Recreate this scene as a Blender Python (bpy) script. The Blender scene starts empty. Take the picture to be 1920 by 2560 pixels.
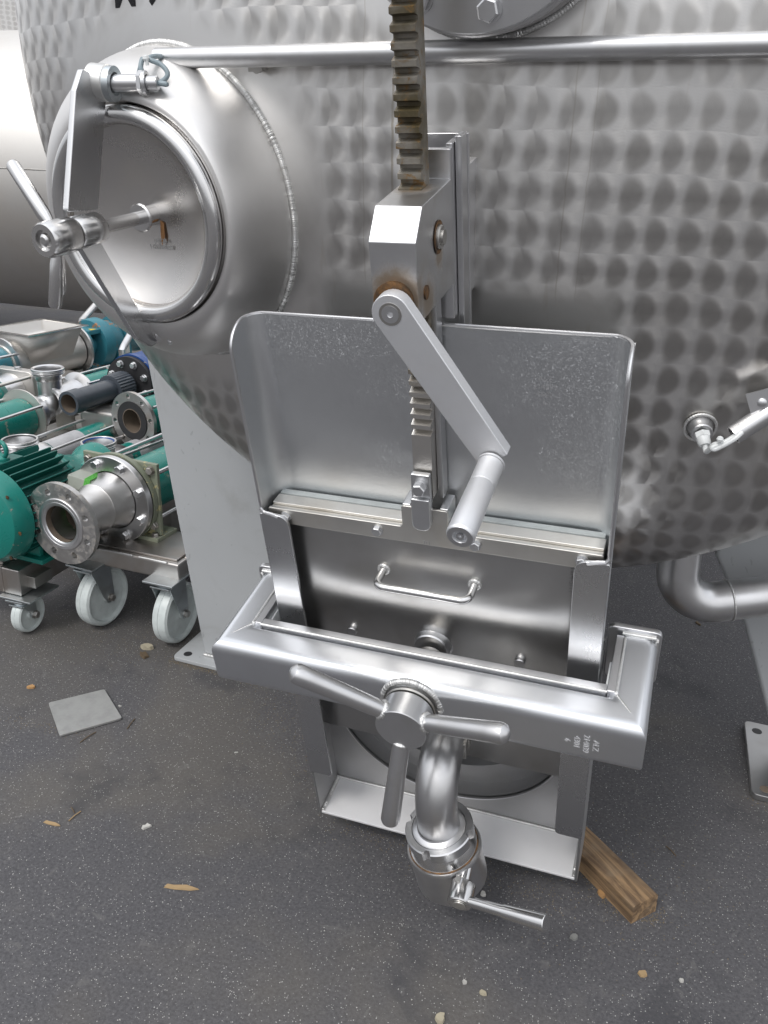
import bpy, math, random
from math import pi, sin, cos, radians, sqrt
from mathutils import Vector, Matrix, noise
rnd = random.Random(7)
S = bpy.context.scene
C = S.collection

# ------------------------------------------------------------------ camera
CF = 2080.49
CC = Vector((0.289677, -1.112132, 1.27))
CR = ((0.940319, 0.161080, -0.299755), (0.338312, -0.347581, 0.874490), (0.036674, -0.923710, -0.381332))
def _fit_cam():
    # camera axes (columns): right, down, forward - orthonormalised
    r = Vector((CR[0][0], CR[1][0], CR[2][0])).normalized()
    f = Vector((CR[0][2], CR[1][2], CR[2][2])); f = (f - r * f.dot(r)).normalized()
    d = f.cross(r)
    return r, d, f
CAMR, CAMD, CAMF = _fit_cam()
cam_data = bpy.data.cameras.new('camera')
cam = bpy.data.objects.new('camera', cam_data); C.objects.link(cam)
m = Matrix.Identity(4)
for i in range(3):
    m[i][0] = CAMR[i]; m[i][1] = -CAMD[i]; m[i][2] = -CAMF[i]; m[i][3] = CC[i]
cam.matrix_world = m
cam_data.sensor_fit = 'VERTICAL'; cam_data.sensor_height = 24.0
cam_data.lens = CF / 2560 * 24.0
cam_data.clip_start = 0.02; cam_data.clip_end = 500
S.camera = cam

# ------------------------------------------------------------------ daylight
SUN_EL, SUN_AZ = radians(52), radians(200)
w = bpy.data.worlds.new('World'); S.world = w; w.use_nodes = True
nt = w.node_tree; nt.nodes.clear()
N = nt.nodes.new; Lk = nt.links.new
sky = N('ShaderNodeTexSky'); sky.sky_type = 'NISHITA'; sky.sun_disc = False
sky.sun_elevation = SUN_EL; sky.sun_rotation = SUN_AZ; sky.air_density = 1.0; sky.dust_density = 4.0; sky.ozone_density = 1.0
hs = N('ShaderNodeHueSaturation'); hs.inputs['Saturation'].default_value = 0.22
tc = N('ShaderNodeTexCoord')
no = N('ShaderNodeTexNoise'); no.inputs['Scale'].default_value = 1.6; no.inputs['Detail'].default_value = 5
cr = N('ShaderNodeValToRGB'); cr.color_ramp.elements[0].position = .35; cr.color_ramp.elements[1].position = .68
cr.color_ramp.elements[0].color = (11, 11.4, 12.2, 1); cr.color_ramp.elements[1].color = (17.5, 17.6, 18, 1)
mx = N('ShaderNodeMix'); mx.data_type = 'RGBA'; mx.inputs[0].default_value = .72
bg = N('ShaderNodeBackground'); bg.inputs[1].default_value = 0.10
wo = N('ShaderNodeOutputWorld')
Lk(sky.outputs[0], hs.inputs['Color']); Lk(hs.outputs[0], mx.inputs[6])
Lk(tc.outputs['Generated'], no.inputs['Vector']); Lk(no.outputs[0], cr.inputs[0]); Lk(cr.outputs[0], mx.inputs[7])
# overcast sky: about three times as bright overhead as at the horizon
sx = N('ShaderNodeSeparateXYZ'); Lk(tc.outputs['Generated'], sx.inputs[0])
g1 = N('ShaderNodeMath'); g1.operation = 'MAXIMUM'; Lk(sx.outputs[2], g1.inputs[0]); g1.inputs[1].default_value = 0
g2 = N('ShaderNodeMath'); g2.operation = 'MULTIPLY_ADD'; Lk(g1.outputs[0], g2.inputs[0]); g2.inputs[1].default_value = .80; g2.inputs[2].default_value = .50
vm = N('ShaderNodeVectorMath'); vm.operation = 'SCALE'; Lk(mx.outputs[2], vm.inputs[0]); Lk(g2.outputs[0], vm.inputs['Scale'])
Lk(vm.outputs[0], bg.inputs[0]); Lk(bg.outputs[0], wo.inputs[0])
sl = bpy.data.lights.new('sun', 'SUN'); sl.energy = 1.0; sl.angle = radians(14); sl.color = (1, .965, .92)
so = bpy.data.objects.new('sun', sl); C.objects.link(so)
# direction the light comes from, same as the sky's sun
sd = Vector((sin(SUN_AZ) * cos(SUN_EL), cos(SUN_AZ) * cos(SUN_EL), sin(SUN_EL)))
so.rotation_euler = sd.to_track_quat('Z', 'Y').to_euler()
so.location = (0, -3, 6)
vs = S.view_settings
vs.view_transform = 'Standard'; vs.look = 'None'; vs.gamma = 1; vs.exposure = 0.24; vs.use_curve_mapping = False
S.render.engine = 'CYCLES'
S.cycles.use_denoising = True
S.cycles.max_bounces = 8; S.cycles.glossy_bounces = 5; S.cycles.diffuse_bounces = 3
S.cycles.sample_clamp_indirect = 6

# a surveyed point: the spot on the plane Y = y (or Z = z) that the sight line through (px, py) of the photograph meets
def ray(px, py): return CAMR * (px - 960) + CAMD * (py - 1280) + CAMF * CF
def at(px, py, y): d = ray(px, py); return CC + d * ((y - CC.y) / d.y)
def gz(px, py, z=0.0): d = ray(px, py); return CC + d * ((z - CC.z) / d.z)

# the outlet gate leans: it follows the lower curve of the tank head, so it faces slightly downwards.
# GM takes the gate's own upright coordinates (x across, y inwards, z up the gate) to the world.
GM = Matrix(((0.99955030, -0.00725439, -0.02909578, 0.01803938), (0.0, 0.97029573, -0.24192190, 0.14999158), (0.02998651, 0.24181310, 0.96985939, -0.07304868), (0, 0, 0, 1)))
GI = GM.inverted()
CUR = [None]
def at_g(px, py, y):
    c = GI @ CC; d = GI.to_3x3() @ ray(px, py); return c + d * ((y - c.y) / d.y)

# ------------------------------------------------------------------ mesh builder
class MB:
    def __init__(s, M=None): s.v = []; s.f = []; s.M = (CUR[0] @ M if CUR[0] and M else M) or CUR[0]
    def add(s, vs, fs):
        b = len(s.v)
        s.v += [tuple(s.M @ Vector(p)) if s.M else tuple(p) for p in vs]
        s.f += [tuple(b + i for i in f) for f in fs]
        return s
    def box(s, lo, hi, M=None):
        vs = [Vector((x, y, z)) for x in (lo[0], hi[0]) for y in (lo[1], hi[1]) for z in (lo[2], hi[2])]
        if M: vs = [M @ v for v in vs]
        return s.add(vs, [(0, 1, 3, 2), (4, 6, 7, 5), (0, 4, 5, 1), (2, 3, 7, 6), (0, 2, 6, 4), (1, 5, 7, 3)])
    def lathe(s, prof, o, ax, n=40, closed=False):
        o = Vector(o); ax = Vector(ax).normalized()
        u = ax.orthogonal().normalized(); v = ax.cross(u)
        vs = []; fs = []
        for a, r in prof:
            for k in range(n):
                t = 2 * pi * k / n
                vs.append(o + ax * a + (u * cos(t) + v * sin(t)) * max(r, 1e-5))
        m_ = len(prof)
        for i in range(m_ if closed else m_ - 1):
            j = (i + 1) % m_
            for k in range(n):
                k2 = (k + 1) % n
                fs.append((i * n + k, i * n + k2, j * n + k2, j * n + k))
        return s.add(vs, fs)
    def cyl(s, p0, p1, r0, r1=None, n=28, ch=0.0):
        p0 = Vector(p0); p1 = Vector(p1); L = (p1 - p0).length
        r1 = r0 if r1 is None else r1
        if ch: pr = [(0, 0), (0, r0 - ch), (ch, r0), (L - ch, r1), (L, r1 - ch), (L, 0)]
        else: pr = [(0, 0), (0, r0), (L, r1), (L, 0)]
        return s.lathe(pr, p0, p1 - p0, n)
    def pipe(s, p0, p1, ro, ri, n=32):
        p0 = Vector(p0); p1 = Vector(p1); L = (p1 - p0).length
        return s.lathe([(0, ri), (0, ro), (L, ro), (L, ri)], p0, p1 - p0, n, closed=True)
    def tube(s, pts, r, n=14, caps=True, wob=0.0):
        pts = [Vector(p) for p in pts]
        T = []
        for i in range(len(pts)):
            a = pts[max(i - 1, 0)]; b = pts[min(i + 1, len(pts) - 1)]
            T.append((b - a).normalized())
        u = T[0].orthogonal().normalized(); vs = []; fs = []
        for i, p in enumerate(pts):
            u = (u - T[i] * u.dot(T[i])).normalized(); v = T[i].cross(u)
            rr = r[i] if isinstance(r, (list, tuple)) else r
            if wob: rr *= 1 + wob * rnd.uniform(-1, 1)
            for k in range(n):
                t = 2 * pi * k / n; vs.append(p + (u * cos(t) + v * sin(t)) * rr)
        for i in range(len(pts) - 1):
            for k in range(n):
                k2 = (k + 1) % n; fs.append((i * n + k, i * n + k2, (i + 1) * n + k2, (i + 1) * n + k))
        if caps: fs.append(tuple(range(n - 1, -1, -1))); fs.append(tuple((len(pts) - 1) * n + k for k in range(n)))
        return s.add(vs, fs)
    def prism(s, poly, o, u, v, w_):
        o = Vector(o); u = Vector(u); v = Vector(v); w_ = Vector(w_); n = len(poly)
        vs = [o + u * a + v * b for a, b in poly] + [o + u * a + v * b + w_ for a, b in poly]
        fs = [tuple(range(n)), tuple(range(2 * n - 1, n - 1, -1))] + [(i, i + n, (i + 1) % n + n, (i + 1) % n) for i in range(n)]
        return s.add(vs, fs)
    def sphere(s, c, r, n=20, m_=10):
        return s.lathe([(-r * cos(pi * i / m_), r * sin(pi * i / m_)) for i in range(m_ + 1)], c, (0, 0, 1), n)

def rounded(pts, rad, seg=6):
    """2-D polygon with rounded corners; rad: one radius or one per corner"""
    out = []; n = len(pts)
    for i, p in enumerate(pts):
        r = rad[i] if isinstance(rad, (list, tuple)) else rad
        p = Vector(p); a = Vector(pts[i - 1]); b = Vector(pts[(i + 1) % n])
        if r <= 0: out.append((p.x, p.y)); continue
        da = (a - p).normalized(); db = (b - p).normalized()
        ang = da.angle(db); t = min(r / math.tan(ang / 2), (a - p).length * .49, (b - p).length * .49)
        s_, e_ = p + da * t, p + db * t
        for k in range(seg + 1):
            f = k / seg; q = s_.lerp(p, f).lerp(p.lerp(e_, f), f); out.append((q.x, q.y))
    return out

def bez(pts, n=40):
    """smooth path through points (Catmull-Rom)"""
    P = [Vector(p) for p in pts]; P = [P[0] * 2 - P[1]] + P + [P[-1] * 2 - P[-2]]
    out = []; seg = max(2, n // (len(pts) - 1))
    for i in range(1, len(P) - 2):
        for k in range(seg):
            t = k / seg; a, b, c, d = P[i - 1:i + 3]
            out.append(.5 * ((2 * b) + (c - a) * t + (2 * a - 5 * b + 4 * c - d) * t * t + (3 * b - a - 3 * c + d) * t ** 3))
    out.append(P[-2]); return out

def arc_path(p0, corner, p1, r, n=10):
    """p0 -> rounded corner -> p1"""
    p0, c, p1 = Vector(p0), Vector(corner), Vector(p1)
    a = (p0 - c).normalized(); b = (p1 - c).normalized(); ang = a.angle(b)
    t = r / math.tan(ang / 2); cen = c + (a + b).normalized() * (r / sin(ang / 2))
    s_ = c + a * t - cen; e_ = c + b * t - cen; tot = s_.angle(e_); out = [p0]
    for k in range(n + 1):
        f = k / n; out.append(cen + (s_ * sin((1 - f) * tot) + e_ * sin(f * tot)) / sin(tot))
    return out + [p1]

def link(o, parent=None):
    C.objects.link(o)
    if parent:
        o.parent = parent
        if parent.type == 'EMPTY': o.location = -Vector(parent.location)
    return o
def tag(o, label=None, cat=None, group=None, kind=None):
    if label: o['label'] = label
    if cat: o['category'] = cat
    if group: o['group'] = group
    if kind: o['kind'] = kind
    return o
def obj(name, mb, mat, parent=None, bevel=0.0, seg=2, sharp=32, sub=0):
    me = bpy.data.meshes.new(name); me.from_pydata(mb.v, [], mb.f); me.validate(); me.update()
    import bmesh
    bm = bmesh.new(); bm.from_mesh(me)
    bmesh.ops.remove_doubles(bm, verts=bm.verts, dist=2e-5)
    bmesh.ops.recalc_face_normals(bm, faces=bm.faces)
    bm.to_mesh(me); bm.free()
    me.materials.append(mat)
    me.polygons.foreach_set('use_smooth', [True] * len(me.polygons))
    me.set_sharp_from_angle(angle=radians(sharp))
    o = bpy.data.objects.new(name, me); link(o, parent)
    if bevel:
        b = o.modifiers.new('edge', 'BEVEL'); b.width = bevel; b.segments = seg; b.limit_method = 'ANGLE'; b.angle_limit = radians(40)
        b.harden_normals = False; b.use_clamp_overlap = True
        for p in me.polygons: p.use_smooth = True
        me.set_sharp_from_angle(angle=radians(180))
        wn = o.modifiers.new('normals', 'WEIGHTED_NORMAL'); wn.keep_sharp = False; wn.weight = 80
    return o
def thing(name, loc, label, cat, group=None):
    o = bpy.data.objects.new(name, None); o.location = loc; o.empty_display_size = .05; C.objects.link(o)
    return tag(o, label, cat, group)
def frame(P, d):
    """matrix: local x along d (horizontal), z up, origin P"""
    x = Vector((d[0], d[1], 0)).normalized(); z = Vector((0, 0, 1)); y = z.cross(x)
    M = Matrix.Identity(4)
    for i in range(3): M[i][0] = x[i]; M[i][1] = y[i]; M[i][2] = z[i]; M[i][3] = P[i]
    return M
def hexbolt(mb, p, d, s=.009, h=None, washer=True):
    p = Vector(p); d = Vector(d).normalized(); h = h or s * .75
    if washer: mb.cyl(p - d * .002, p + d * .0022, s * 1.15, n=18)
    a = .002 if washer else 0
    u = d.orthogonal().normalized(); v = d.cross(u); t0 = rnd.uniform(0, 1)
    pr = []
    for (q, r) in ((a, s), (a + h * .82, s), (a + h, s * .84), (a + h, 0)):
        pr.append([p + d * q + (u * cos(t0 + k * pi / 3) + v * sin(t0 + k * pi / 3)) * max(r, 1e-5) for k in range(6)])
    vs = [x for ring in pr for x in ring]; fs = []
    for i in range(3):
        for k in range(6): fs.append((i * 6 + k, i * 6 + (k + 1) % 6, (i + 1) * 6 + (k + 1) % 6, (i + 1) * 6 + k))
    mb.add(vs, fs)
def text(name, body, size, o, xd, yd, mat, parent, warp=None, align='CENTER', bold=0.0, space=1.0):
    cu = bpy.data.curves.new(name, 'FONT'); cu.body = body; cu.size = size; cu.align_x = align; cu.extrude = 0.00025
    cu.offset = bold; cu.space_line = space; cu.resolution_u = 3
    t = bpy.data.objects.new('tmp', cu); C.objects.link(t)
    bpy.context.view_layer.update()
    me = bpy.data.meshes.new_from_object(t.evaluated_get(bpy.context.evaluated_depsgraph_get()))
    bpy.data.objects.remove(t); bpy.data.curves.remove(cu)
    xd = Vector(xd).normalized(); yd = Vector(yd); yd = (yd - xd * yd.dot(xd)).normalized(); zd = xd.cross(yd); o = Vector(o)
    for v in me.vertices:
        p = o + xd * v.co.x + yd * v.co.y + zd * v.co.z
        if warp: p = warp(p)
        v.co = CUR[0] @ p if CUR[0] else p
    me.name = name; me.materials.clear(); me.materials.append(mat)
    ob = bpy.data.objects.new(name, me); link(ob, parent); return ob

def bead(name, pts, r, parent, n=9, pitch=.0035):
    P = [Vector(p) for p in pts]; out = []; rr = []
    tot = sum((P[i + 1] - P[i]).length for i in range(len(P) - 1)); m_ = max(3, int(tot / pitch * 3)); acc = 0; i = 0; seglen = [(P[j + 1] - P[j]).length for j in range(len(P) - 1)]
    for k in range(m_ + 1):
        d = tot * k / m_
        while i < len(seglen) - 1 and acc + seglen[i] < d: acc += seglen[i]; i += 1
        out.append(P[i].lerp(P[i + 1], min(1, (d - acc) / max(seglen[i], 1e-9))))
        rr.append(r * (1 + .08 * ((k % 3) - 1) + rnd.uniform(-.06, .06)))
    mb = MB(); mb.tube(out, rr, n, caps=True); return obj(name, mb, M['weld'], parent, sharp=60)

# ------------------------------------------------------------------ materials
def newmat(name):
    m_ = bpy.data.materials.new(name); m_.use_nodes = True; nt = m_.node_tree
    return m_, nt, nt.nodes['Principled BSDF']
def nd(nt, t, **k):
    n = nt.nodes.new('ShaderNode' + t)
    for a, b in k.items(): setattr(n, a, b)
    return n
def mth(nt, op, a, b=None, c=None, clamp=False):
    n = nt.nodes.new('ShaderNodeMath'); n.operation = op; n.use_clamp = clamp
    for i, x in enumerate((a, b, c)):
        if x is None: continue
        if isinstance(x, (int, float)): n.inputs[i].default_value = x
        else: nt.links.new(x, n.inputs[i])
    return n.outputs[0]
def mixc(nt, f, a, b):
    n = nt.nodes.new('ShaderNodeMix'); n.data_type = 'RGBA'
    for i, x in ((0, f), (6, a), (7, b)):
        if isinstance(x, (int, float)): n.inputs[i].default_value = x
        elif isinstance(x, tuple): n.inputs[i].default_value = (*x, 1)
        else: nt.links.new(x, n.inputs[i])
    return n.outputs[2]
def mixf(nt, f, a, b):
    n = nt.nodes.new('ShaderNodeMix'); n.data_type = 'FLOAT'
    for i, x in ((0, f), (2, a), (3, b)):
        if isinstance(x, (int, float)): n.inputs[i].default_value = x
        else: nt.links.new(x, n.inputs[i])
    return n.outputs[0]
def coord(nt, scale=(1, 1, 1), rot=(0, 0, 0)):
    t = nd(nt, 'TexCoord'); mp = nd(nt, 'Mapping'); mp.inputs['Scale'].default_value = scale; mp.inputs['Rotation'].default_value = rot
    nt.links.new(t.outputs['Object'], mp.inputs[0]); return mp.outputs[0]
def noi(nt, vec, scale, detail=4, rough=.55, dist=0.0):
    n = nd(nt, 'TexNoise'); n.inputs['Scale'].default_value = scale; n.inputs['Detail'].default_value = detail
    n.inputs['Roughness'].default_value = rough; n.inputs['Distortion'].default_value = dist
    nt.links.new(vec, n.inputs['Vector']); return n.outputs[0]
def ramp(nt, f, lo, hi, a=0.0, b=1.0):
    n = nd(nt, 'MapRange'); n.inputs[1].default_value = lo; n.inputs[2].default_value = hi; n.inputs[3].default_value = a; n.inputs[4].default_value = b
    n.interpolation_type = 'SMOOTHSTEP'
    nt.links.new(f, n.inputs[0]); return n.outputs[0]
def bump(nt, b, h, strength=.2, dist=.001, prev=None):
    n = nd(nt, 'Bump'); n.inputs['Strength'].default_value = strength; n.inputs['Distance'].default_value = dist
    nt.links.new(h, n.inputs['Height'])
    if prev: nt.links.new(prev, n.inputs['Normal'])
    nt.links.new(n.outputs[0], b.inputs['Normal']); return n.outputs[0]

def steel(name, col=(.62, .61, .60), rough=.3, var=.08, grime=.25, gcol=(.28, .26, .23), aniso=0.0, stretch=(1, 1, 1), gs=9, micro=.04, spots=0.0):
    """stainless sheet: satin metal, faint smears and handling marks, fine grain along `stretch`"""
    m_, nt, b = newmat(name); L = nt.links.new
    v = coord(nt); vs_ = coord(nt, stretch)
    n1 = noi(nt, v, gs, 3, .45, .3); n2 = noi(nt, vs_, 260, 3, .6); n3 = noi(nt, v, 2.5, 3)
    n4 = noi(nt, v, 45, 4, .55, .2)
    g = mth(nt, 'MULTIPLY', ramp(nt, n1, .42, .78), grime)
    c = mixc(nt, g, col, gcol)
    c = mixc(nt, ramp(nt, n4, .45, .8, 0, .10), c, tuple(x * .75 for x in col))
    L(c, b.inputs['Base Color'])
    r = mth(nt, 'ADD', mth(nt, 'MULTIPLY', mth(nt, 'SUBTRACT', n1, .5), var * 3), rough)
    r = mth(nt, 'ADD', r, mth(nt, 'MULTIPLY', mth(nt, 'SUBTRACT', n2, .5), var * .5))
    if spots:
        vo = noi(nt, v, 150, 4, .75, 3.0)
        s_ = mth(nt, 'MULTIPLY', ramp(nt, vo, .56, .63), ramp(nt, noi(nt, v, 5.5, 4, .6), .48, .64))
        r = mth(nt, 'ADD', r, mth(nt, 'MULTIPLY', s_, .25))
        c = mixc(nt, mth(nt, 'MULTIPLY', s_, spots), c, (.82, .84, .86)); L(c, b.inputs['Base Color'])
    L(mth(nt, 'MAXIMUM', r, .05), b.inputs['Roughness'])
    b.inputs['Metallic'].default_value = 1
    if spots: L(mth(nt, 'SUBTRACT', 1.0, mth(nt, 'MULTIPLY', s_, .55)), b.inputs['Metallic'])
    if aniso:
        b.inputs['Anisotropic'].default_value = aniso
        t = nd(nt, 'Tangent'); t.direction_type = 'RADIAL'; t.axis = 'Z'; L(t.outputs[0], b.inputs['Tangent'])
    h = mth(nt, 'ADD', mth(nt, 'MULTIPLY', n2, .12), mth(nt, 'MULTIPLY', n3, 3.0))
    bump(nt, b, h, micro, .0012)
    return m_
def paint(name, col, rough=.45, chip=.0, chipcol=(.35, .33, .30), dirt=.25, dcol=(.12, .10, .08), scale=14):
    m_, nt, b = newmat(name); L = nt.links.new; v = coord(nt)
    n1 = noi(nt, v, scale, 6, .65, .5); n2 = noi(nt, v, scale * 6, 4, .6); n3 = noi(nt, v, 3, 3)
    c = mixc(nt, ramp(nt, n3, .3, .7, 0, .25), col, tuple(x * .72 for x in col))
    c = mixc(nt, mth(nt, 'MULTIPLY', ramp(nt, n1, .52, .75), dirt), c, dcol)
    c = mixc(nt, mth(nt, 'MULTIPLY', ramp(nt, noi(nt, coord(nt, (1, 1, .5)), 42, 2, .4, 1.5), .70, .73), dirt), c, tuple(x * .35 for x in col))
    if chip:
        k = ramp(nt, mth(nt, 'ADD', n1, mth(nt, 'MULTIPLY', n2, .25)), .78 - chip * .12, .80 - chip * .12)
        c = mixc(nt, k, c, chipcol)
    L(c, b.inputs['Base Color'])
    L(mth(nt, 'ADD', mth(nt, 'MULTIPLY', n1, .3), rough - .15), b.inputs['Roughness'])
    bump(nt, b, n2, .12, .001)
    return m_
def plain(name, col, rough=.5, metal=0.0):
    m_, nt, b = newmat(name); v = coord(nt); n1 = noi(nt, v, 30, 4, .6)
    nt.links.new(mixc(nt, ramp(nt, n1, .35, .7, 0, .4), col, tuple(x * .6 for x in col)), b.inputs['Base Color'])
    b.inputs['Roughness'].default_value = rough; b.inputs['Metallic'].default_value = metal
    bump(nt, b, n1, .08, .001); return m_

M = {}
M['satin'] = steel('satin_steel', (.68, .68, .69), .33, .06, .12, micro=.03)
M['beam'] = steel('beam_steel', (.71, .725, .75), .36, .05, .08, stretch=(.05, 1, 1), micro=.02)
M['tray'] = steel('tray_steel', (.66, .675, .69), .40, .06, .18, (.40, .41, .41), aniso=.35, stretch=(1, 1, .05), spots=.18, gs=5)
M['guide'] = steel('guide_steel', (.64, .645, .655), .27, .06, .10, stretch=(1, 1, .05))
M['door'] = steel('door_steel', (.50, .497, .49), .32, .05, .40, (.26, .24, .21), gs=11, micro=.05)
M['inner'] = steel('inner_steel', (.44, .44, .445), .52, .06, .30, (.34, .33, .31), gs=7, micro=.04)
M['neck'] = steel('neck_steel', (.76, .75, .74), .46, .06, .15, gs=5, micro=.06)
M['polish'] = steel('polished_steel', (.68, .675, .67), .19, .05, .15, gs=14, micro=.02)
M['lid'] = steel('lid_steel', (.62, .60, .58), .27, .06, .25, gs=5)
M['machined'] = steel('machined_steel', (.66, .665, .675), .34, .06, .18, gs=18, micro=.03)
M['alu'] = steel('aluminium', (.80, .81, .83), .55, .07, .30, (.45, .42, .38), gs=12, micro=.03)
M['bar'] = steel('aluminium_rail', (.66, .645, .61), .42, .1, .3, (.40, .35, .28), gs=16)
M['pipe'] = steel('pipe_steel', (.64, .64, .645), .34, .07, .25, gs=20, micro=.03)
M['cone'] = steel('cast_cone_steel', (.60, .59, .58), .42, .1, .35, gs=16, micro=.08)
M['railsteel'] = steel('rail_steel', (.50, .48, .46), .38, .1, .45, (.28, .20, .14), gs=12, micro=.05)
M['sill'] = steel('matt_sill_steel', (.80, .80, .81), .60, .05, .10, gs=7, micro=.03); M['sill'].node_tree.nodes['Principled BSDF'].inputs['Metallic'].default_value = .30
M['wrap'] = plain('grey_tape', (.42, .42, .43), .5)
M['dull'] = steel('dull_steel', (.46, .45, .43), .42, .12, .5, (.20, .16, .12), gs=14)
M['flange'] = steel('flange_steel', (.50, .49, .48), .36, .1, .4, (.34, .26, .19), gs=20)
M['weld'] = steel('weld_metal', (.70, .70, .69), .48, .1, .2, gs=40, micro=.5)
M['footsteel'] = steel('foot_steel', (.42, .42, .42), .5, .06, .3, gs=10, micro=.03)
M['zinc'] = steel('zinc_plated', (.56, .60, .62), .38, .1, .3, gs=20)
M['farsteel'] = steel('far_steel', (.66, .64, .61), .50, .05, .2, (.45, .38, .30), gs=3)
M['legpaint'] = paint('grey_leg_paint', (.42, .435, .445), .42, 0, dirt=.28, dcol=(.20, .19, .17), scale=5)
M['teal'] = paint('teal_paint', (.010, .20, .165), .30, .15, (.25, .27, .22), .3, (.03, .10, .08), 20)
M['fin'] = paint('dark_teal_paint', (.008, .12, .10), .42, .1, (.25, .27, .22), .3, (.03, .08, .06), 20)
M['turquoise'] = paint('turquoise_paint', (.035, .185, .235), .42, .35, (.32, .14, .06), .35, (.22, .10, .05), 16)
M['blue'] = paint('blue_paint', (.008, .055, .22), .35, .05, dirt=.15)
M['oldgreen'] = paint('old_green_paint', (.21, .23, .17), .5, .6, (.42, .38, .20), .5, (.08, .08, .06), 26)
M['olive'] = paint('terminal_box_grey', (.29, .31, .27), .5, .1, dirt=.4)
M['pvc'] = plain('grey_pvc', (.055, .065, .08), .38)
M['rubber'] = plain('black_rubber', (.02, .02, .022), .55)
M['nylon'] = plain('white_nylon', (.62, .67, .66), .38)
M['whiteplastic'] = plain('white_plastic', (.70, .72, .72), .4)
M['cable'] = plain('grey_cable', (.26, .32, .35), .5)
M['greencable'] = plain('green_cable', (.12, .48, .08), .45)
M['label'] = plain('white_sticker', (.70, .70, .68), .5)
M['yellow'] = plain('yellow_sticker', (.70, .52, .04), .5)
M['gasket'] = plain('pale_gasket', (.40, .43, .43), .6)
M['ink'] = plain('black_ink', (.015, .015, .018), .5)
M['stamp'] = plain('stamped_mark', (.62, .62, .63), .4, .3)  # light grey colour stands in for the glint of the stamped strokes
M['stampdull'] = plain('faint_stamped_mark', (.42, .42, .42), .4, .5)
M['rope'] = plain('wood_rust', (.30, .15, .06), .8)

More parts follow.
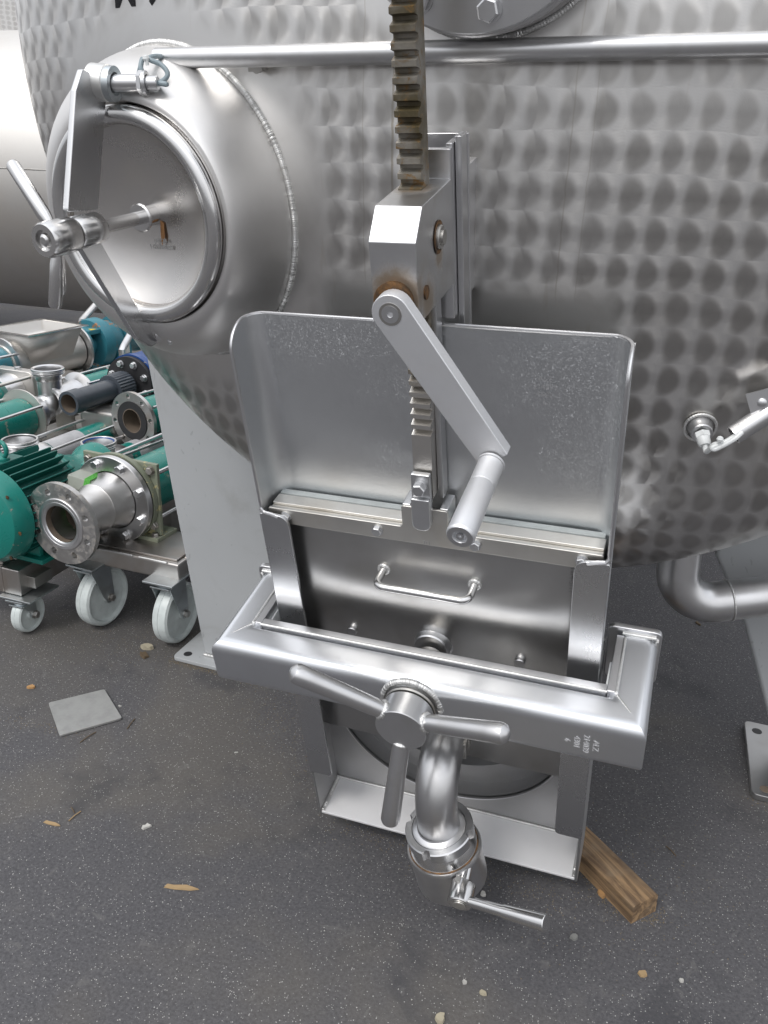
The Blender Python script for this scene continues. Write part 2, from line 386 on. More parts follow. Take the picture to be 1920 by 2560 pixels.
def dimple_mat():
    """stainless with overlapping circular brushed spots: the grain turns round every spot's centre"""
    m_, nt, b = newmat('circle_brushed_steel'); L = nt.links.new
    v = coord(nt)
    nz = nd(nt, 'TexNoise'); nz.inputs['Scale'].default_value = 7; nz.inputs['Detail'].default_value = 4; nz.inputs['Roughness'].default_value = .5; L(v, nz.inputs['Vector'])
    sep = nd(nt, 'SeparateXYZ'); L(v, sep.inputs[0])
    sn = nd(nt, 'SeparateColor'); L(nz.outputs['Color'], sn.inputs[0])
    x = mth(nt, 'ADD', sep.outputs[0], mth(nt, 'MULTIPLY', mth(nt, 'SUBTRACT', sn.outputs[0], .5), .024))
    z = mth(nt, 'ADD', sep.outputs[2], mth(nt, 'MULTIPLY', mth(nt, 'SUBTRACT', sn.outputs[1], .5), .022))
    px_, pz_ = .0385, .0455
    zr = mth(nt, 'DIVIDE', z, pz_); row = mth(nt, 'FLOOR', zr); fv = mth(nt, 'SUBTRACT', mth(nt, 'SUBTRACT', zr, row), .5)
    wn = nd(nt, 'TexWhiteNoise'); wn.noise_dimensions = '1D'; L(row, wn.inputs['W'])
    xr = mth(nt, 'DIVIDE', x, px_)
    xr = mth(nt, 'ADD', xr, mth(nt, 'MULTIPLY', wn.outputs[0], .22))
    xr = mth(nt, 'ADD', xr, mth(nt, 'MULTIPLY', mth(nt, 'MULTIPLY', fv, fv), .55))     # the scalloped edge where one disc laps the next
    col = mth(nt, 'FLOOR', xr); fu = mth(nt, 'SUBTRACT', mth(nt, 'SUBTRACT', xr, col), .5)
    wv = nd(nt, 'CombineXYZ'); L(col, wv.inputs[0]); L(row, wv.inputs[1])
    w2 = nd(nt, 'TexWhiteNoise'); w2.noise_dimensions = '2D'; L(wv.outputs[0], w2.inputs['Vector'])
    fuc = mth(nt, 'SUBTRACT', fu, .42)          # disc centre sits towards the lapped side
    fuc2 = mth(nt, 'ADD', fu, .58)
    near = mth(nt, 'LESS_THAN', mth(nt, 'ABSOLUTE', fuc), mth(nt, 'ABSOLUTE', fuc2))
    du = mixf(nt, near, fuc2, fuc)
    tv = nd(nt, 'CombineXYZ'); L(mth(nt, 'MULTIPLY', du, px_), tv.inputs[0]); L(mth(nt, 'MULTIPLY', fv, pz_), tv.inputs[2]); tv.inputs[1].default_value = 1e-4
    # smooth polished zones round the manhole weld and behind the gate
    dx = mth(nt, 'ADD', sep.outputs[0], .465); dz = mth(nt, 'SUBTRACT', sep.outputs[2], 1.198)
    rm = mth(nt, 'SQRT', mth(nt, 'ADD', mth(nt, 'MULTIPLY', dx, dx), mth(nt, 'MULTIPLY', dz, dz)))
    n3 = noi(nt, v, 12, 3)
    k1 = ramp(nt, mth(nt, 'ADD', rm, mth(nt, 'MULTIPLY', n3, .05)), .275, .33)
    bx = ramp(nt, mth(nt, 'ABSOLUTE', mth(nt, 'SUBTRACT', sep.outputs[0], -.005)), .20, .225)
    bz = ramp(nt, mth(nt, 'ADD', sep.outputs[2], mth(nt, 'MULTIPLY', n3, .03)), 1.125, 1.16)
    k2 = mth(nt, 'MAXIMUM', bx, bz)
    # the round flange above
    ex = mth(nt, 'SUBTRACT', sep.outputs[0], .007); ez = mth(nt, 'SUBTRACT', sep.outputs[2], 1.57)
    re = mth(nt, 'SQRT', mth(nt, 'ADD', mth(nt, 'MULTIPLY', ex, ex), mth(nt, 'MULTIPLY', ez, ez)))
    k3 = ramp(nt, re, .17, .2)
    k = mth(nt, 'MULTIPLY', mth(nt, 'MULTIPLY', k1, k2), k3)
    n1 = noi(nt, v, 5, 5, .6, .8); n2 = noi(nt, coord(nt, (1, 1, 1)), 180, 3)
    streak = noi(nt, coord(nt, (14, 14, .8)), 2.0, 4, .6)
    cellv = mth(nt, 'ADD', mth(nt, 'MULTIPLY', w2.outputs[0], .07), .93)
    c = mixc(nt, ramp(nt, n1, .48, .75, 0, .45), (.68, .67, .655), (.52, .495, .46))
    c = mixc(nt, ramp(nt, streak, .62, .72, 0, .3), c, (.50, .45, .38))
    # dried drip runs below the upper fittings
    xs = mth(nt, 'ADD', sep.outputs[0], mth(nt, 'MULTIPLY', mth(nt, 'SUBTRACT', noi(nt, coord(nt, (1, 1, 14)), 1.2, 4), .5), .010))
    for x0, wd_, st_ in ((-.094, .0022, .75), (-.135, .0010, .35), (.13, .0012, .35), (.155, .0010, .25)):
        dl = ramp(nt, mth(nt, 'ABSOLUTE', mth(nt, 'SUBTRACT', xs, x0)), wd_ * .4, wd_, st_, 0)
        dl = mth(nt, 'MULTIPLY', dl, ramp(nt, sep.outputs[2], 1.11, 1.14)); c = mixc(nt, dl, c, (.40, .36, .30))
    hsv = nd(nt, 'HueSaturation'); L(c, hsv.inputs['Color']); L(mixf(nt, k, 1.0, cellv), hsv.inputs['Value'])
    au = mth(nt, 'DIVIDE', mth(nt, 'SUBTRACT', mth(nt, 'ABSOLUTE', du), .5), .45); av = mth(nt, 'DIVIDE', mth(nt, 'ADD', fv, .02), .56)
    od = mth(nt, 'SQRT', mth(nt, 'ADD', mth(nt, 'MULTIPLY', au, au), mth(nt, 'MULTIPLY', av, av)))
    oval = mth(nt, 'MULTIPLY', ramp(nt, od, .52, 1.02, 1, 0), k)      # dark reflections of the turning grain, painted into the colour as ovals
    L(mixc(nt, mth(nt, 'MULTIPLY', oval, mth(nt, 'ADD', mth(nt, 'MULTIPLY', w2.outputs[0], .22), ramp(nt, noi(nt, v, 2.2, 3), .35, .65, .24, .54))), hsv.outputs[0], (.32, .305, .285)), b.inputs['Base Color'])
    b.inputs['Metallic'].default_value = 1
    L(mixf(nt, k, .30, .33), b.inputs['Roughness'])
    rr0 = mth(nt, 'ADD', mth(nt, 'MULTIPLY', du, du), mth(nt, 'MULTIPLY', fv, fv))
    L(mth(nt, 'MULTIPLY', k, ramp(nt, rr0, .0, .07, .10, .70)), b.inputs['Anisotropic']); L(tv.outputs[0], b.inputs['Tangent'])
    rr = mth(nt, 'ADD', mth(nt, 'MULTIPLY', du, du), mth(nt, 'MULTIPLY', fv, fv))
    rings = mth(nt, 'SINE', mth(nt, 'MULTIPLY', mth(nt, 'SQRT', rr), 85))
    h = mth(nt, 'MULTIPLY', mth(nt, 'ADD', mth(nt, 'MULTIPLY', rr, -.8), mth(nt, 'MULTIPLY', rings, .01)), k)
    h = mth(nt, 'ADD', h, mth(nt, 'MULTIPLY', n2, .03))
    h = mth(nt, 'ADD', h, mth(nt, 'MULTIPLY', noi(nt, v, 3, 2), 2.0))
    bump(nt, b, h, .35, .0016)
    return m_
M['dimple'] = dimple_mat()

def gearbox_mat():
    m_ = steel('gearbox_steel', (.66, .665, .675), .34, .06, .30, (.42, .38, .32), gs=22, micro=.03); nt = m_.node_tree; L = nt.links.new; b = nt.nodes['Principled BSDF']
    v = coord(nt); n1 = noi(nt, v, 60, 5, .65, .5)
    def near(c, r0, r1):
        vm = nd(nt, 'VectorMath', operation='DISTANCE'); L(v, vm.inputs[0]); vm.inputs[1].default_value = c
        return ramp(nt, mth(nt, 'ADD', vm.outputs['Value'], mth(nt, 'MULTIPLY', mth(nt, 'SUBTRACT', n1, .5), .03)), r0, r1, 1, 0)
    k = mth(nt, 'MAXIMUM', near(tuple(GM @ Vector((.012, -.078, 1.270))), .022, .045), near(tuple(GM @ Vector((.037, -.045, 1.255))), .008, .040))
    k = mth(nt, 'MAXIMUM', k, near(tuple(GM @ Vector((.037, .004, 1.290))), .006, .022)); k = mth(nt, 'MAXIMUM', k, near(tuple(GM @ Vector((.006, .02, 1.362))), .012, .032))
    old = b.inputs['Base Color'].links[0].from_socket; L(mixc(nt, mth(nt, 'MULTIPLY', k, .8), old, (.20, .135, .07)), b.inputs['Base Color'])
    L(mth(nt, 'SUBTRACT', 1.0, mth(nt, 'MULTIPLY', k, .5)), b.inputs['Metallic'])
    return m_
def rack_mat():
    m_, nt, b = newmat('greasy_rack_steel'); L = nt.links.new; v = coord(nt)
    n1 = noi(nt, v, 60, 5, .7, 1); n2 = noi(nt, v, 18, 4); sep = nd(nt, 'SeparateXYZ'); L(v, sep.inputs[0])
    high = ramp(nt, sep.outputs[2], .99, 1.05)
    g = mth(nt, 'MULTIPLY', ramp(nt, n2, .25, .6, .55, 1), high)
    c = mixc(nt, g, (.62, .60, .57), (.085, .068, .035))
    c = mixc(nt, mth(nt, 'MULTIPLY', ramp(nt, n1, .52, .68), high), c, (.21, .12, .04))
    L(c, b.inputs['Base Color']); L(mixf(nt, g, 1.0, .25), b.inputs['Metallic']); L(mixf(nt, g, .38, .42), b.inputs['Roughness'])
    bump(nt, b, n1, .4, .002); return m_
M['rack'] = rack_mat()

def asphalt_mat():
    m_, nt, b = newmat('asphalt'); L = nt.links.new; v = coord(nt)
    big = noi(nt, v, 1.3, 5, .6, .3); mid = noi(nt, v, 9, 5, .65); fine = noi(nt, v, 170, 4, .75); dark = noi(nt, v, 3.2, 4, .6)
    c = mixc(nt, ramp(nt, fine, .3, .7), (.052, .051, .055), (.102, .100, .106))
    c = mixc(nt, ramp(nt, big, .46, .64, 0, .45), c, (.125, .112, .092))
    c = mixc(nt, ramp(nt, mid, .55, .72, 0, .35), c, (.122, .118, .117))
    c = mixc(nt, ramp(nt, dark, .56, .68, 0, .6), c, (.042, .042, .047)); c = mixc(nt, ramp(nt, noi(nt, v, 26, 3, .7, 1.0), .60, .70, 0, .35), c, (.155, .150, .145))
    # crushed pale stone in the binder: two sizes
    for sc, th, cut in ((300, .30, .86), (170, .20, .90), (80, .10, .95)):
        vo = nd(nt, 'TexVoronoi'); vo.inputs['Scale'].default_value = sc; L(v, vo.inputs['Vector'])
        spx = nd(nt, 'SeparateColor'); L(vo.outputs['Color'], spx.inputs[0])
        near = mth(nt, 'LESS_THAN', mth(nt, 'ADD', vo.outputs['Distance'], mth(nt, 'MULTIPLY', fine, .12)), th + .05)
        k = mth(nt, 'MULTIPLY', near, mth(nt, 'GREATER_THAN', spx.outputs[0], cut))
        k = mth(nt, 'MULTIPLY', k, mth(nt, 'ADD', mth(nt, 'MULTIPLY', spx.outputs[1], .8), .2))
        c = mixc(nt, mth(nt, 'MULTIPLY', k, .8), c, (.55, .54, .52))
    L(c, b.inputs['Base Color']); b.inputs['Roughness'].default_value = .82
    h = mth(nt, 'ADD', fine, mth(nt, 'MULTIPLY', mid, .6)); bump(nt, b, h, .55, .003)
    return m_
M['asphalt'] = asphalt_mat()
def wood_mat():
    m_, nt, b = newmat('weathered_wood'); L = nt.links.new
    t = nd(nt, 'TexCoord'); sc = nd(nt, 'Mapping'); sc.inputs['Scale'].default_value = (5, 60, 60); L(t.outputs['Object'], sc.inputs[0])
    n1 = noi(nt, sc.outputs[0], 1.0, 6, .65, .8); n2 = noi(nt, t.outputs['Object'], 22, 4)
    sc2 = nd(nt, 'Mapping'); sc2.inputs['Scale'].default_value = (18, 320, 320); L(t.outputs['Object'], sc2.inputs[0]); n3 = noi(nt, sc2.outputs[0], 1, 4)
    c = mixc(nt, ramp(nt, n1, .38, .60), (.31, .20, .105), (.12, .075, .042))
    c = mixc(nt, ramp(nt, n2, .5, .75, 0, .5), c, (.24, .18, .12))
    L(c, b.inputs['Base Color']); b.inputs['Roughness'].default_value = .75
    bump(nt, b, mth(nt, 'ADD', n1, n3), .5, .003); return m_
M['wood'] = wood_mat()
def wornflange_mat():
    m_, nt, b = newmat('worn_flange'); L = nt.links.new; v = coord(nt)
    n1 = noi(nt, v, 40, 8, .75, .4); n2 = noi(nt, v, 80, 4)
    c = mixc(nt, ramp(nt, n1, .50, .62), (.50, .49, .48), (.44, .41, .37)); c = mixc(nt, ramp(nt, n1, .66, .76), c, (.27, .17, .10))
    L(c, b.inputs['Base Color']); L(ramp(nt, n1, .46, .66, 1, .55), b.inputs['Metallic']); L(ramp(nt, n1, .45, .65, .38, .6), b.inputs['Roughness'])
    bump(nt, b, mth(nt, 'ADD', n1, mth(nt, 'MULTIPLY', n2, .4)), .3, .002); return m_
M['worn'] = wornflange_mat()
def rustring_mat():
    m_, nt, b = newmat('rusty_bush'); L = nt.links.new; v = coord(nt); n1 = noi(nt, v, 70, 5, .7)
    L(mixc(nt, ramp(nt, n1, .35, .65), (.20, .10, .035), (.06, .04, .025)), b.inputs['Base Color']); b.inputs['Roughness'].default_value = .55; b.inputs['Metallic'].default_value = .4
    return m_
M['rust'] = rustring_mat()
M['pit'] = plain('dirty_bore', (.16, .125, .095), .8)

# ================================================================== GROUND
g = MB(); g.add([(-120, -120, 0), (120, -120, 0), (120, 120, 0), (-120, 120, 0)], [(0, 1, 2, 3)])
tag(obj('asphalt_ground', g, M['asphalt']), kind='structure')

# ================================================================== TANK
RT, BT, YT, ZT = .879, .30, .275, 1.487
def head_yw(x, z):
    q = 1 - (x * x + (z - ZT) ** 2) / RT ** 2
    return YT - BT * sqrt(max(q, 0))
def _hit(o, d):
    """first point of the dished head on the line o + t d"""
    k = Vector((1 / RT, 1 / BT, 1 / RT)); O = Vector([(o[i] - (0, YT, ZT)[i]) * k[i] for i in range(3)]); Dv = Vector([d[i] * k[i] for i in range(3)])
    A_, B_, C_ = Dv.dot(Dv), 2 * O.dot(Dv), O.dot(O) - 1; q = B_ * B_ - 4 * A_ * C_
    return Vector(o) + Vector(d) * ((-B_ - sqrt(max(q, 0))) / (2 * A_))
def head_at(px, py): return _hit(CC, ray(px, py))
def head_y(x, z):
    """head surface depth in the gate's coordinates"""
    o = GM @ Vector((x, -2, z)); d = GM.to_3x3() @ Vector((0, 1, 0)); return (GI @ _hit(o, d)).y
tank = thing('storage_tank', (0, .9, 0), 'large stainless steel tank with round manhole, sliding outlet gate, crank and grey legs', 'tank')
mb = MB()
prof = [(-BT * cos(t), RT * sin(t)) for t in [i * pi / 2 / 56 for i in range(57)]]
mb.lathe(prof, (0, YT, ZT), (0, 1, 0), n=160)
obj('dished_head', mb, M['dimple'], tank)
mb = MB(); mb.lathe([(0, RT), (.02, RT + .001), (4.4, RT + .001), (4.6, RT * .8), (4.7, 0)], (0, YT, ZT), (0, 1, 0), n=96)  # shell lengthened out of view to darken the ground beneath
obj('tank_shell', mb, M['neck'], tank)
# inscription near the top
def warp_head(p): return Vector((p.x, head_yw(p.x, p.z) - .0006, p.z))
text('lettering', 'M 9', .060, (head_at(285, 19).x, .03, head_at(285, 19).z), (1, 0, 0), (0, 0, 1), M['ink'], tank, warp_head, 'LEFT', .001)

# legs, each with its foot plate
def leg(sx):
    p = [(.803, .012), (.680, .012), (.604, .20), (.516, .409), (.432, .556), (.432, 1.0), (.72, 1.0), (.925, .84), (.868, .44)]
    mb = MB(); mb.prism([(sx * a, b) for a, b in p], (0, .592, 0), (1, 0, 0), (0, 0, 1), (0, .16, 0))
    L_ = obj('leg', mb, M['legpaint'], tank, .010, 4)
    c = [(-.877, .550), (-.877, .84), (-.60, .84), (-.60, .550)] if sx < 0 else [(.6055, .566), (.600, .852), (.90, .852), (.90, .566)]
    po = rounded(c, .016, 5); h = .012 if sx < 0 else .016
    mb = MB(); mb.prism(po, (0, 0, .001), (1, 0, 0), (0, 1, 0), (0, 0, h - .001)); obj('foot_plate', mb, M['legpaint'] if sx < 0 else M['footsteel'], L_, .0015)
    for hx, hy, mm in (((-.845, .578, 'rubber'), (-.845, .80, 'rubber')) if sx < 0 else ((.628, .815, 'rubber'), (.634, .592, 'pit'))):
        mb = MB(); mb.lathe([(0, .0118), (.0006, .0114), (.0006, 0)], (hx, hy, h), (0, 0, 1), 24); obj('bolt_hole_disc', mb, M[mm], L_)  # flat dark disc painted in for the shade inside a hole
    bead('weld_bead', [(sx * (.69 + .11 * k / 20), .589, h + .003) for k in range(21)], .005, L_)
    # the seam where the folded leg sheet meets
    mb = MB(); mb.box((sx * .79 - .0008, .5908, .05), (sx * .79 + .0008, .5925, .06)); 
leg(-1); leg(1)
for sx in (-1, 1):
    mb = MB(); mb.prism([(sx * a, b) for a, b in [(.803, .002), (.680, .002), (.432, .556), (.432, 1.0), (.72, 1.0), (.925, .84)]], (0, 3.6, 0), (1, 0, 0), (0, 0, 1), (0, .16, 0)); obj('added_unseen_rear_leg', mb, M['legpaint'], tank)  # unseen legs, added to deepen the shade under the tank

CUR[0] = GM
# ---------------------------------------------------------------- manhole
LC = Vector((-.408, .068, 1.303)); LA = Vector((-.099, -.986, .128)).normalized()      # lid centre and outward axis
LU = Vector((1, 0, 0)); LU = (LU - LA * LU.dot(LA)).normalized(); LV = LU.cross(LA) * -1
if LV.z < 0: LV = -LV
def ringpt(c, r, t): return c + LU * (r * cos(t)) + LV * (r * sin(t))
mb = MB(); n = 96; vs_ = []; K = 15
WC = (-.430, 1.274); WR = .2165
def weldpt(t, dr=0.0):
    x = WC[0] + ((.205 if cos(t) > 0 else .185) + dr) * cos(t); z = WC[1] + (WR + dr) * sin(t); return Vector((x, head_y(x, z), z))
rows = []
rows.append([ringpt(LC - LA * .045, .1415, 2 * pi * k / n) for k in range(n)])
rows.append([ringpt(LC - LA * .006, .1415, 2 * pi * k / n) for k in range(n)])
rows.append([ringpt(LC - LA * .001, .1435, 2 * pi * k / n) for k in range(n)])
rows.append([ringpt(LC - LA * .0005, .1475, 2 * pi * k / n) for k in range(n)])
for i in range(1, K + 1):
    s_ = i / K * pi / 2; fr = sin(s_) ** 1.05; fd = (1 - cos(s_)) ** .9
    row = []
    for k in range(n):
        t = 2 * pi * k / n; a = ringpt(LC, .1475, t); b_ = weldpt(t)
        ax_ = (a - b_).dot(LA); lat = (b_ - a) - LA * (b_ - a).dot(LA)
        row.append(a + lat * fr - LA * (ax_ * fd + .0) )
    rows.append(row)
for r_ in rows: vs_ += r_
fs_ = [(i * n + k, i * n + (k + 1) % n, (i + 1) * n + (k + 1) % n, (i + 1) * n + k) for i in range(len(rows) - 1) for k in range(n)]
mb.add(vs_, fs_); neck = obj('manhole_neck', mb, M['neck'], tank)
# the weld run round the neck: overlapping ripples
bead('weld_bead', [weldpt(2 * pi * k / 120, .003) + Vector((0, -.0005, 0)) for k in range(361)], .0044, neck, pitch=.0024)
# lid: rolled polished rim and a shallow bowl
mb = MB()
pr = [(.004 + .0115 * sin(t), .1285 + .0115 * cos(t)) for t in [radians(-70 + i * 15) for i in range(17)]]
pr = [(-.012, .139)] + pr + [(-.004, .1165), (-.010, .108), (-.018, .093), (-.025, .072), (-.030, .048), (-.0325, .024), (-.033, 0)]
mb.lathe(pr, LC, LA, 96)
lid = obj('manhole_lid', mb, M['lid'], tank)
mb = MB(); mb.lathe([(.004 + .0122 * sin(t), .1285 + .0122 * cos(t)) for t in [radians(-60 + i * 12) for i in range(22)]], LC, LA, 96)
obj('lid_rim', mb, M['polish'], lid)
mb = MB(); mb.cyl(LC - LA * .033, LC - LA * .008, .0135, n=28); mb.cyl(LC - LA * .010, LC - LA * .004, .019, ch=.002, n=28)
mb.cyl(LC - LA * .004, LC + LA * .065, .0088, n=24); obj('screw_spindle', mb, M['polish'], lid)
text('stamped_mark', '(A) 24\n5122 88288', .0085, LC + LU * .012 - LV * .036 - LA * .0265, LU, LV, M['stampdull'], lid, None, 'CENTER')
# weld tack and latch nub on the rim
mb = MB(); mb.sphere(ringpt(LC + LA * .006, .128, radians(-56)), .006); obj('weld_nub', mb, M['weld'], lid)
# brown stain runs as a thin film on the bowl
mb = MB(); ctr = LC + LU * .013 - LV * .006 - LA * .0312
mb.add([ctr, ctr + LU * .006 + LV * -.004 + LA * .0004, ctr + LU * .0065 - LV * .022 + LA * .0035, ctr + LU * .001 - LV * .034 + LA * .0052, ctr - LU * .001 - LV * .018 + LA * .0022], [(0, 1, 2, 3, 4)])
obj('brown_stain', mb, M['rope'], lid)
# yoke: a bent bar lying edge-on to the viewer, pinned above and below the lid
XW = Vector((1, 0, 0)); XW = (XW - LA * XW.dot(LA)).normalized()
mb = MB()
def yz(x, poly, th): mb.prism(poly, (x, 0, 0), (0, 1, 0), (0, 0, 1), (th, 0, 0))
yoke = MB(); mb = yoke
yz(-.426, rounded([(.022, 1.468), (.045, 1.488), (.082, 1.470), (.076, 1.448), (.006, 1.332), (-.052, 1.345)], [.004, .004, .004, .004, .004, .004]), .0085)
yz(-.426, rounded([(-.048, 1.305), (-.006, 1.294), (.044, 1.166), (.066, 1.148), (.066, 1.124), (.042, 1.126), (.016, 1.150)], [.003, .003, .004, .010, .012, .012, .010]), .0085)
yk = obj('lid_yoke', yoke, M['guide'], tank, .0015)
mb = MB(); mb.lathe([(.076, .010), (.076, .0185), (.078, .020), (.116, .020), (.119, .0185), (.119, .010)], LC, LA, 36); obj('yoke_boss', mb, M['polish'], yk)
mb = MB(); mb.lathe([(.119, .010), (.1195, .0165), (.123, .0165), (.123, .0200), (.125, .0212), (.164, .0212), (.169, .019), (.169, .0125), (.164, .0118), (.164, .0085), (.168, .0075), (.170, .0045), (.170, 0)], LC, LA, 36)
kn = obj('clamp_knob', mb, M['polish'], tank)
KC = LC + LA * .145
for tip in ((-.487, -.045, 1.402), (-.440, -.098, 1.238), (-.447, -.072, 1.246)):
    tip = Vector(tip); d = (tip - KC).normalized(); mb = MB(); Lh = (tip - KC).length
    hr_ = .0062 if tip.z < 1.25 and tip.y > -.09 else .0086
    mb.lathe([(.012, hr_ * .75), (.022, hr_ * .8), (.032, hr_), (Lh - .006, hr_), (Lh - .002, hr_ * .75), (Lh, 0)], KC, d, 20)
    obj('handle', mb, M['polish'], kn)
# pivots
mb = MB(); mb.cyl((-.430, .072, 1.470), (-.405, .074, 1.467), .0215, ch=.002, n=28); obj('pivot_boss', mb, M['weld'], yk)
mb = MB(); mb.pipe((-.407, .074, 1.467), (-.398, .075, 1.466), .0205, .0135, 28); obj('pivot_sleeve', mb, M['zinc'], yk)
mb = MB(); mb.cyl((-.404, .066, 1.138), (-.382, .082, 1.136), .0165, ch=.0012, n=28); obj('pivot_pin', mb, M['machined'], yk)
mb = MB(); mb.cyl((-.417, .060, 1.139), (-.403, .068, 1.138), .011, n=20); obj('pivot_washer', mb, M['satin'], yk)
# proximity sensor with nut and cable
s0 = Vector((-.402, .074, 1.467)); s1 = Vector((-.368, .083, 1.465)); sdv = (s1 - s0).normalized()
sen = MB(); sen.cyl(s0, s1, .0105, n=24); sen_o = obj('lid_sensor', sen, M['pipe'], tank)
mb = MB(); hexbolt(mb, s1, sdv, .0145, .006, False); mb.lathe([(.002, .0142), (.006, .0142), (.006, .010), (.002, .010)], s1 + sdv * .004, sdv, 24, True); obj('nut', mb, M['machined'], sen_o)
mb = MB(); mb.cyl(s1 + sdv * .006, s1 + sdv * .024, .0085, n=20, ch=.001); obj('plug', mb, M['machined'], sen_o)
ce = s1 + sdv * .024
cb = [ce, ce + Vector((.008, .004, -.002)), at_g(352, 196, .112), at_g(352, 165, .115), at_g(356, 148, .115), at_g(352, 168, .108), at_g(362, 190, .106), at_g(385, 203, .106), at_g(405, 203, .11),
      at_g(418, 190, .115), at_g(416, 176, .118), at_g(400, 160, .120), at_g(372, 148, .118), at_g(385, 141, .135), at_g(410, 141, .172)]
mb = MB(); mb.tube(bez(cb, 110), .0031, 10); obj('sensor_cable', mb, M['cable'], sen_o)
mb = MB(); mb.sphere(at_g(365, 146, .112), .0045, 8, 4); mb.box((-.002, -.001, -.006), (.002, .001, .002), Matrix.Translation(at_g(366, 150, .11))); obj('cable_tie', mb, M['whiteplastic'], sen_o)

# ---------------------------------------------------------------- pipes on the head
mb = MB(); mb.pipe(at_g(393, 146, .172), at_g(2050, 108, .165), .0126, .0100, 28)
cp = obj('cable_conduit', mb, M['pipe'], tank)
mb = MB(); q = at_g(640, 172, .185); mb.cyl(q, q + Vector((0, .03, 0)), .006); mb.box((-.010, -.003, -.003), (.010, .012, .004), Matrix.Translation(q)); obj('pipe_clip', mb, M['dull'], cp)
# round blind flange with bolts above the rack
FC = Vector((.050, .120, 1.645))
mb = MB(); mb.cyl(FC, FC + Vector((0, .016, 0)), .148, n=96, ch=.0015); fl = obj('blind_flange', mb, M['machined'], tank)
mb = MB(); mb.cyl(FC + Vector((0, .019, 0)), FC + Vector((0, .036, 0)), .153, n=96, ch=.002); mb.cyl(FC + Vector((0, .036, 0)), FC + Vector((0, .15, 0)), .149, .152, n=96)
obj('flange_collar', mb, M['pipe'], fl)
for k in range(10):
    t = radians(-82 + 36 * k); mb = MB(); hexbolt(mb, FC + Vector((.126 * cos(t), -.0005, .126 * sin(t))), (0, -1, 0), .0125); obj('bolt', mb, M['machined'], fl)
bead('weld_bead', [Vector((FC.x + .160 * cos(t), head_y(FC.x + .16 * cos(t), FC.z + .16 * sin(t)) - .001, FC.z + .16 * sin(t))) for t in [2 * pi * k / 90 for k in range(91)]], .004, fl)
# cable gland and conduit low on the right of the head
CUR[0] = None
gp = head_at(1750, 1066)
nrm = Vector((gp.x / RT ** 2, (gp.y - YT) / BT ** 2, (gp.z - ZT) / RT ** 2)).normalized()
mb = MB(); mb.lathe([(-.01, .019), (.004, .017), (.008, .0145), (.018, .0145), (.0195, .0135), (.0195, 0)], gp, nrm, 36); gl = obj('sensor_socket', mb, M['satin'], tank)
bead('weld_bead', [gp + nrm * .003 + (nrm.orthogonal().normalized() * cos(t) + nrm.cross(nrm.orthogonal().normalized()) * sin(t)) * .0205 for t in [2 * pi * k / 40 for k in range(41)]], .0022, gl)
g2 = (nrm + Vector((.25, 0, -.55))).normalized(); gq = gp + nrm * .018
mb = MB(); hexbolt(mb, gq, g2, .0105, .009, False); mb.lathe([(.008, .0090), (.017, .0085), (.020, .0065), (.020, 0)], gq, g2, 24); obj('cable_gland', mb, M['whiteplastic'], gl)
e0 = gq + g2 * .019
mb = MB(); mb.tube(bez([e0, e0 + g2 * .010, at(1785, 1112, .01), at(1803, 1110, .012), at(1830, 1095, .014), at(1850, 1080, .018)], 40), .0034, 10)
mb.tube(bez([at(1850, 1084, .016), at(1815, 1105, .01), at(1782, 1118, .006), at(1790, 1122, .006), at(1832, 1100, .008), at(1855, 1080, .014)], 40), .0034, 10)
obj('sensor_cable', mb, M['whiteplastic'], gl)
mb = MB(); mb.sphere(at(1800, 1098, .003), .0045, 8, 4); obj('cable_tie', mb, M['whiteplastic'], gl)
mb = MB(); mb.pipe(at(1833, 1088, .022), at(1975, 998, .045), .0130, .0105, 24); cd = obj('lower_conduit', mb, M['pipe'], tank)
q = at(1905, 1006, .030); mb = MB(); mb.box((-.016, -.002, -.016), (.03, .002, .016), Matrix.Translation(q) @ Matrix.Rotation(radians(-24), 4, 'Y')); obj('bracket', mb, M['satin'], cd)
mb = MB(); mb.lathe([(0, 0), (0, .006), (-.002, .0055), (-.0035, .003), (-.0035, 0)], q + Vector((0, -.002, 0)), (0, 1, 0), 16); obj('screw', mb, M['machined'], cd)
# drain pipe below
mb = MB(); mb.tube(arc_path((.352, .42, .70), (.362, .42, .508), (.70, .53, .575), .070, 16), .039, 32)
dr = obj('drain_pipe', mb, M['pipe'], tank)
d_ = (Vector((.70, .53, .575)) - Vector((.362, .42, .508))).normalized(); wp = Vector((.362, .42, .508)) + d_ * .105
u_ = d_.orthogonal().normalized(); v_ = d_.cross(u_)
bead('weld_bead', [wp + (u_ * cos(t) + v_ * sin(t)) * .0388 for t in [2 * pi * k / 30 for k in range(31)]], .0022, dr)

CUR[0] = GM
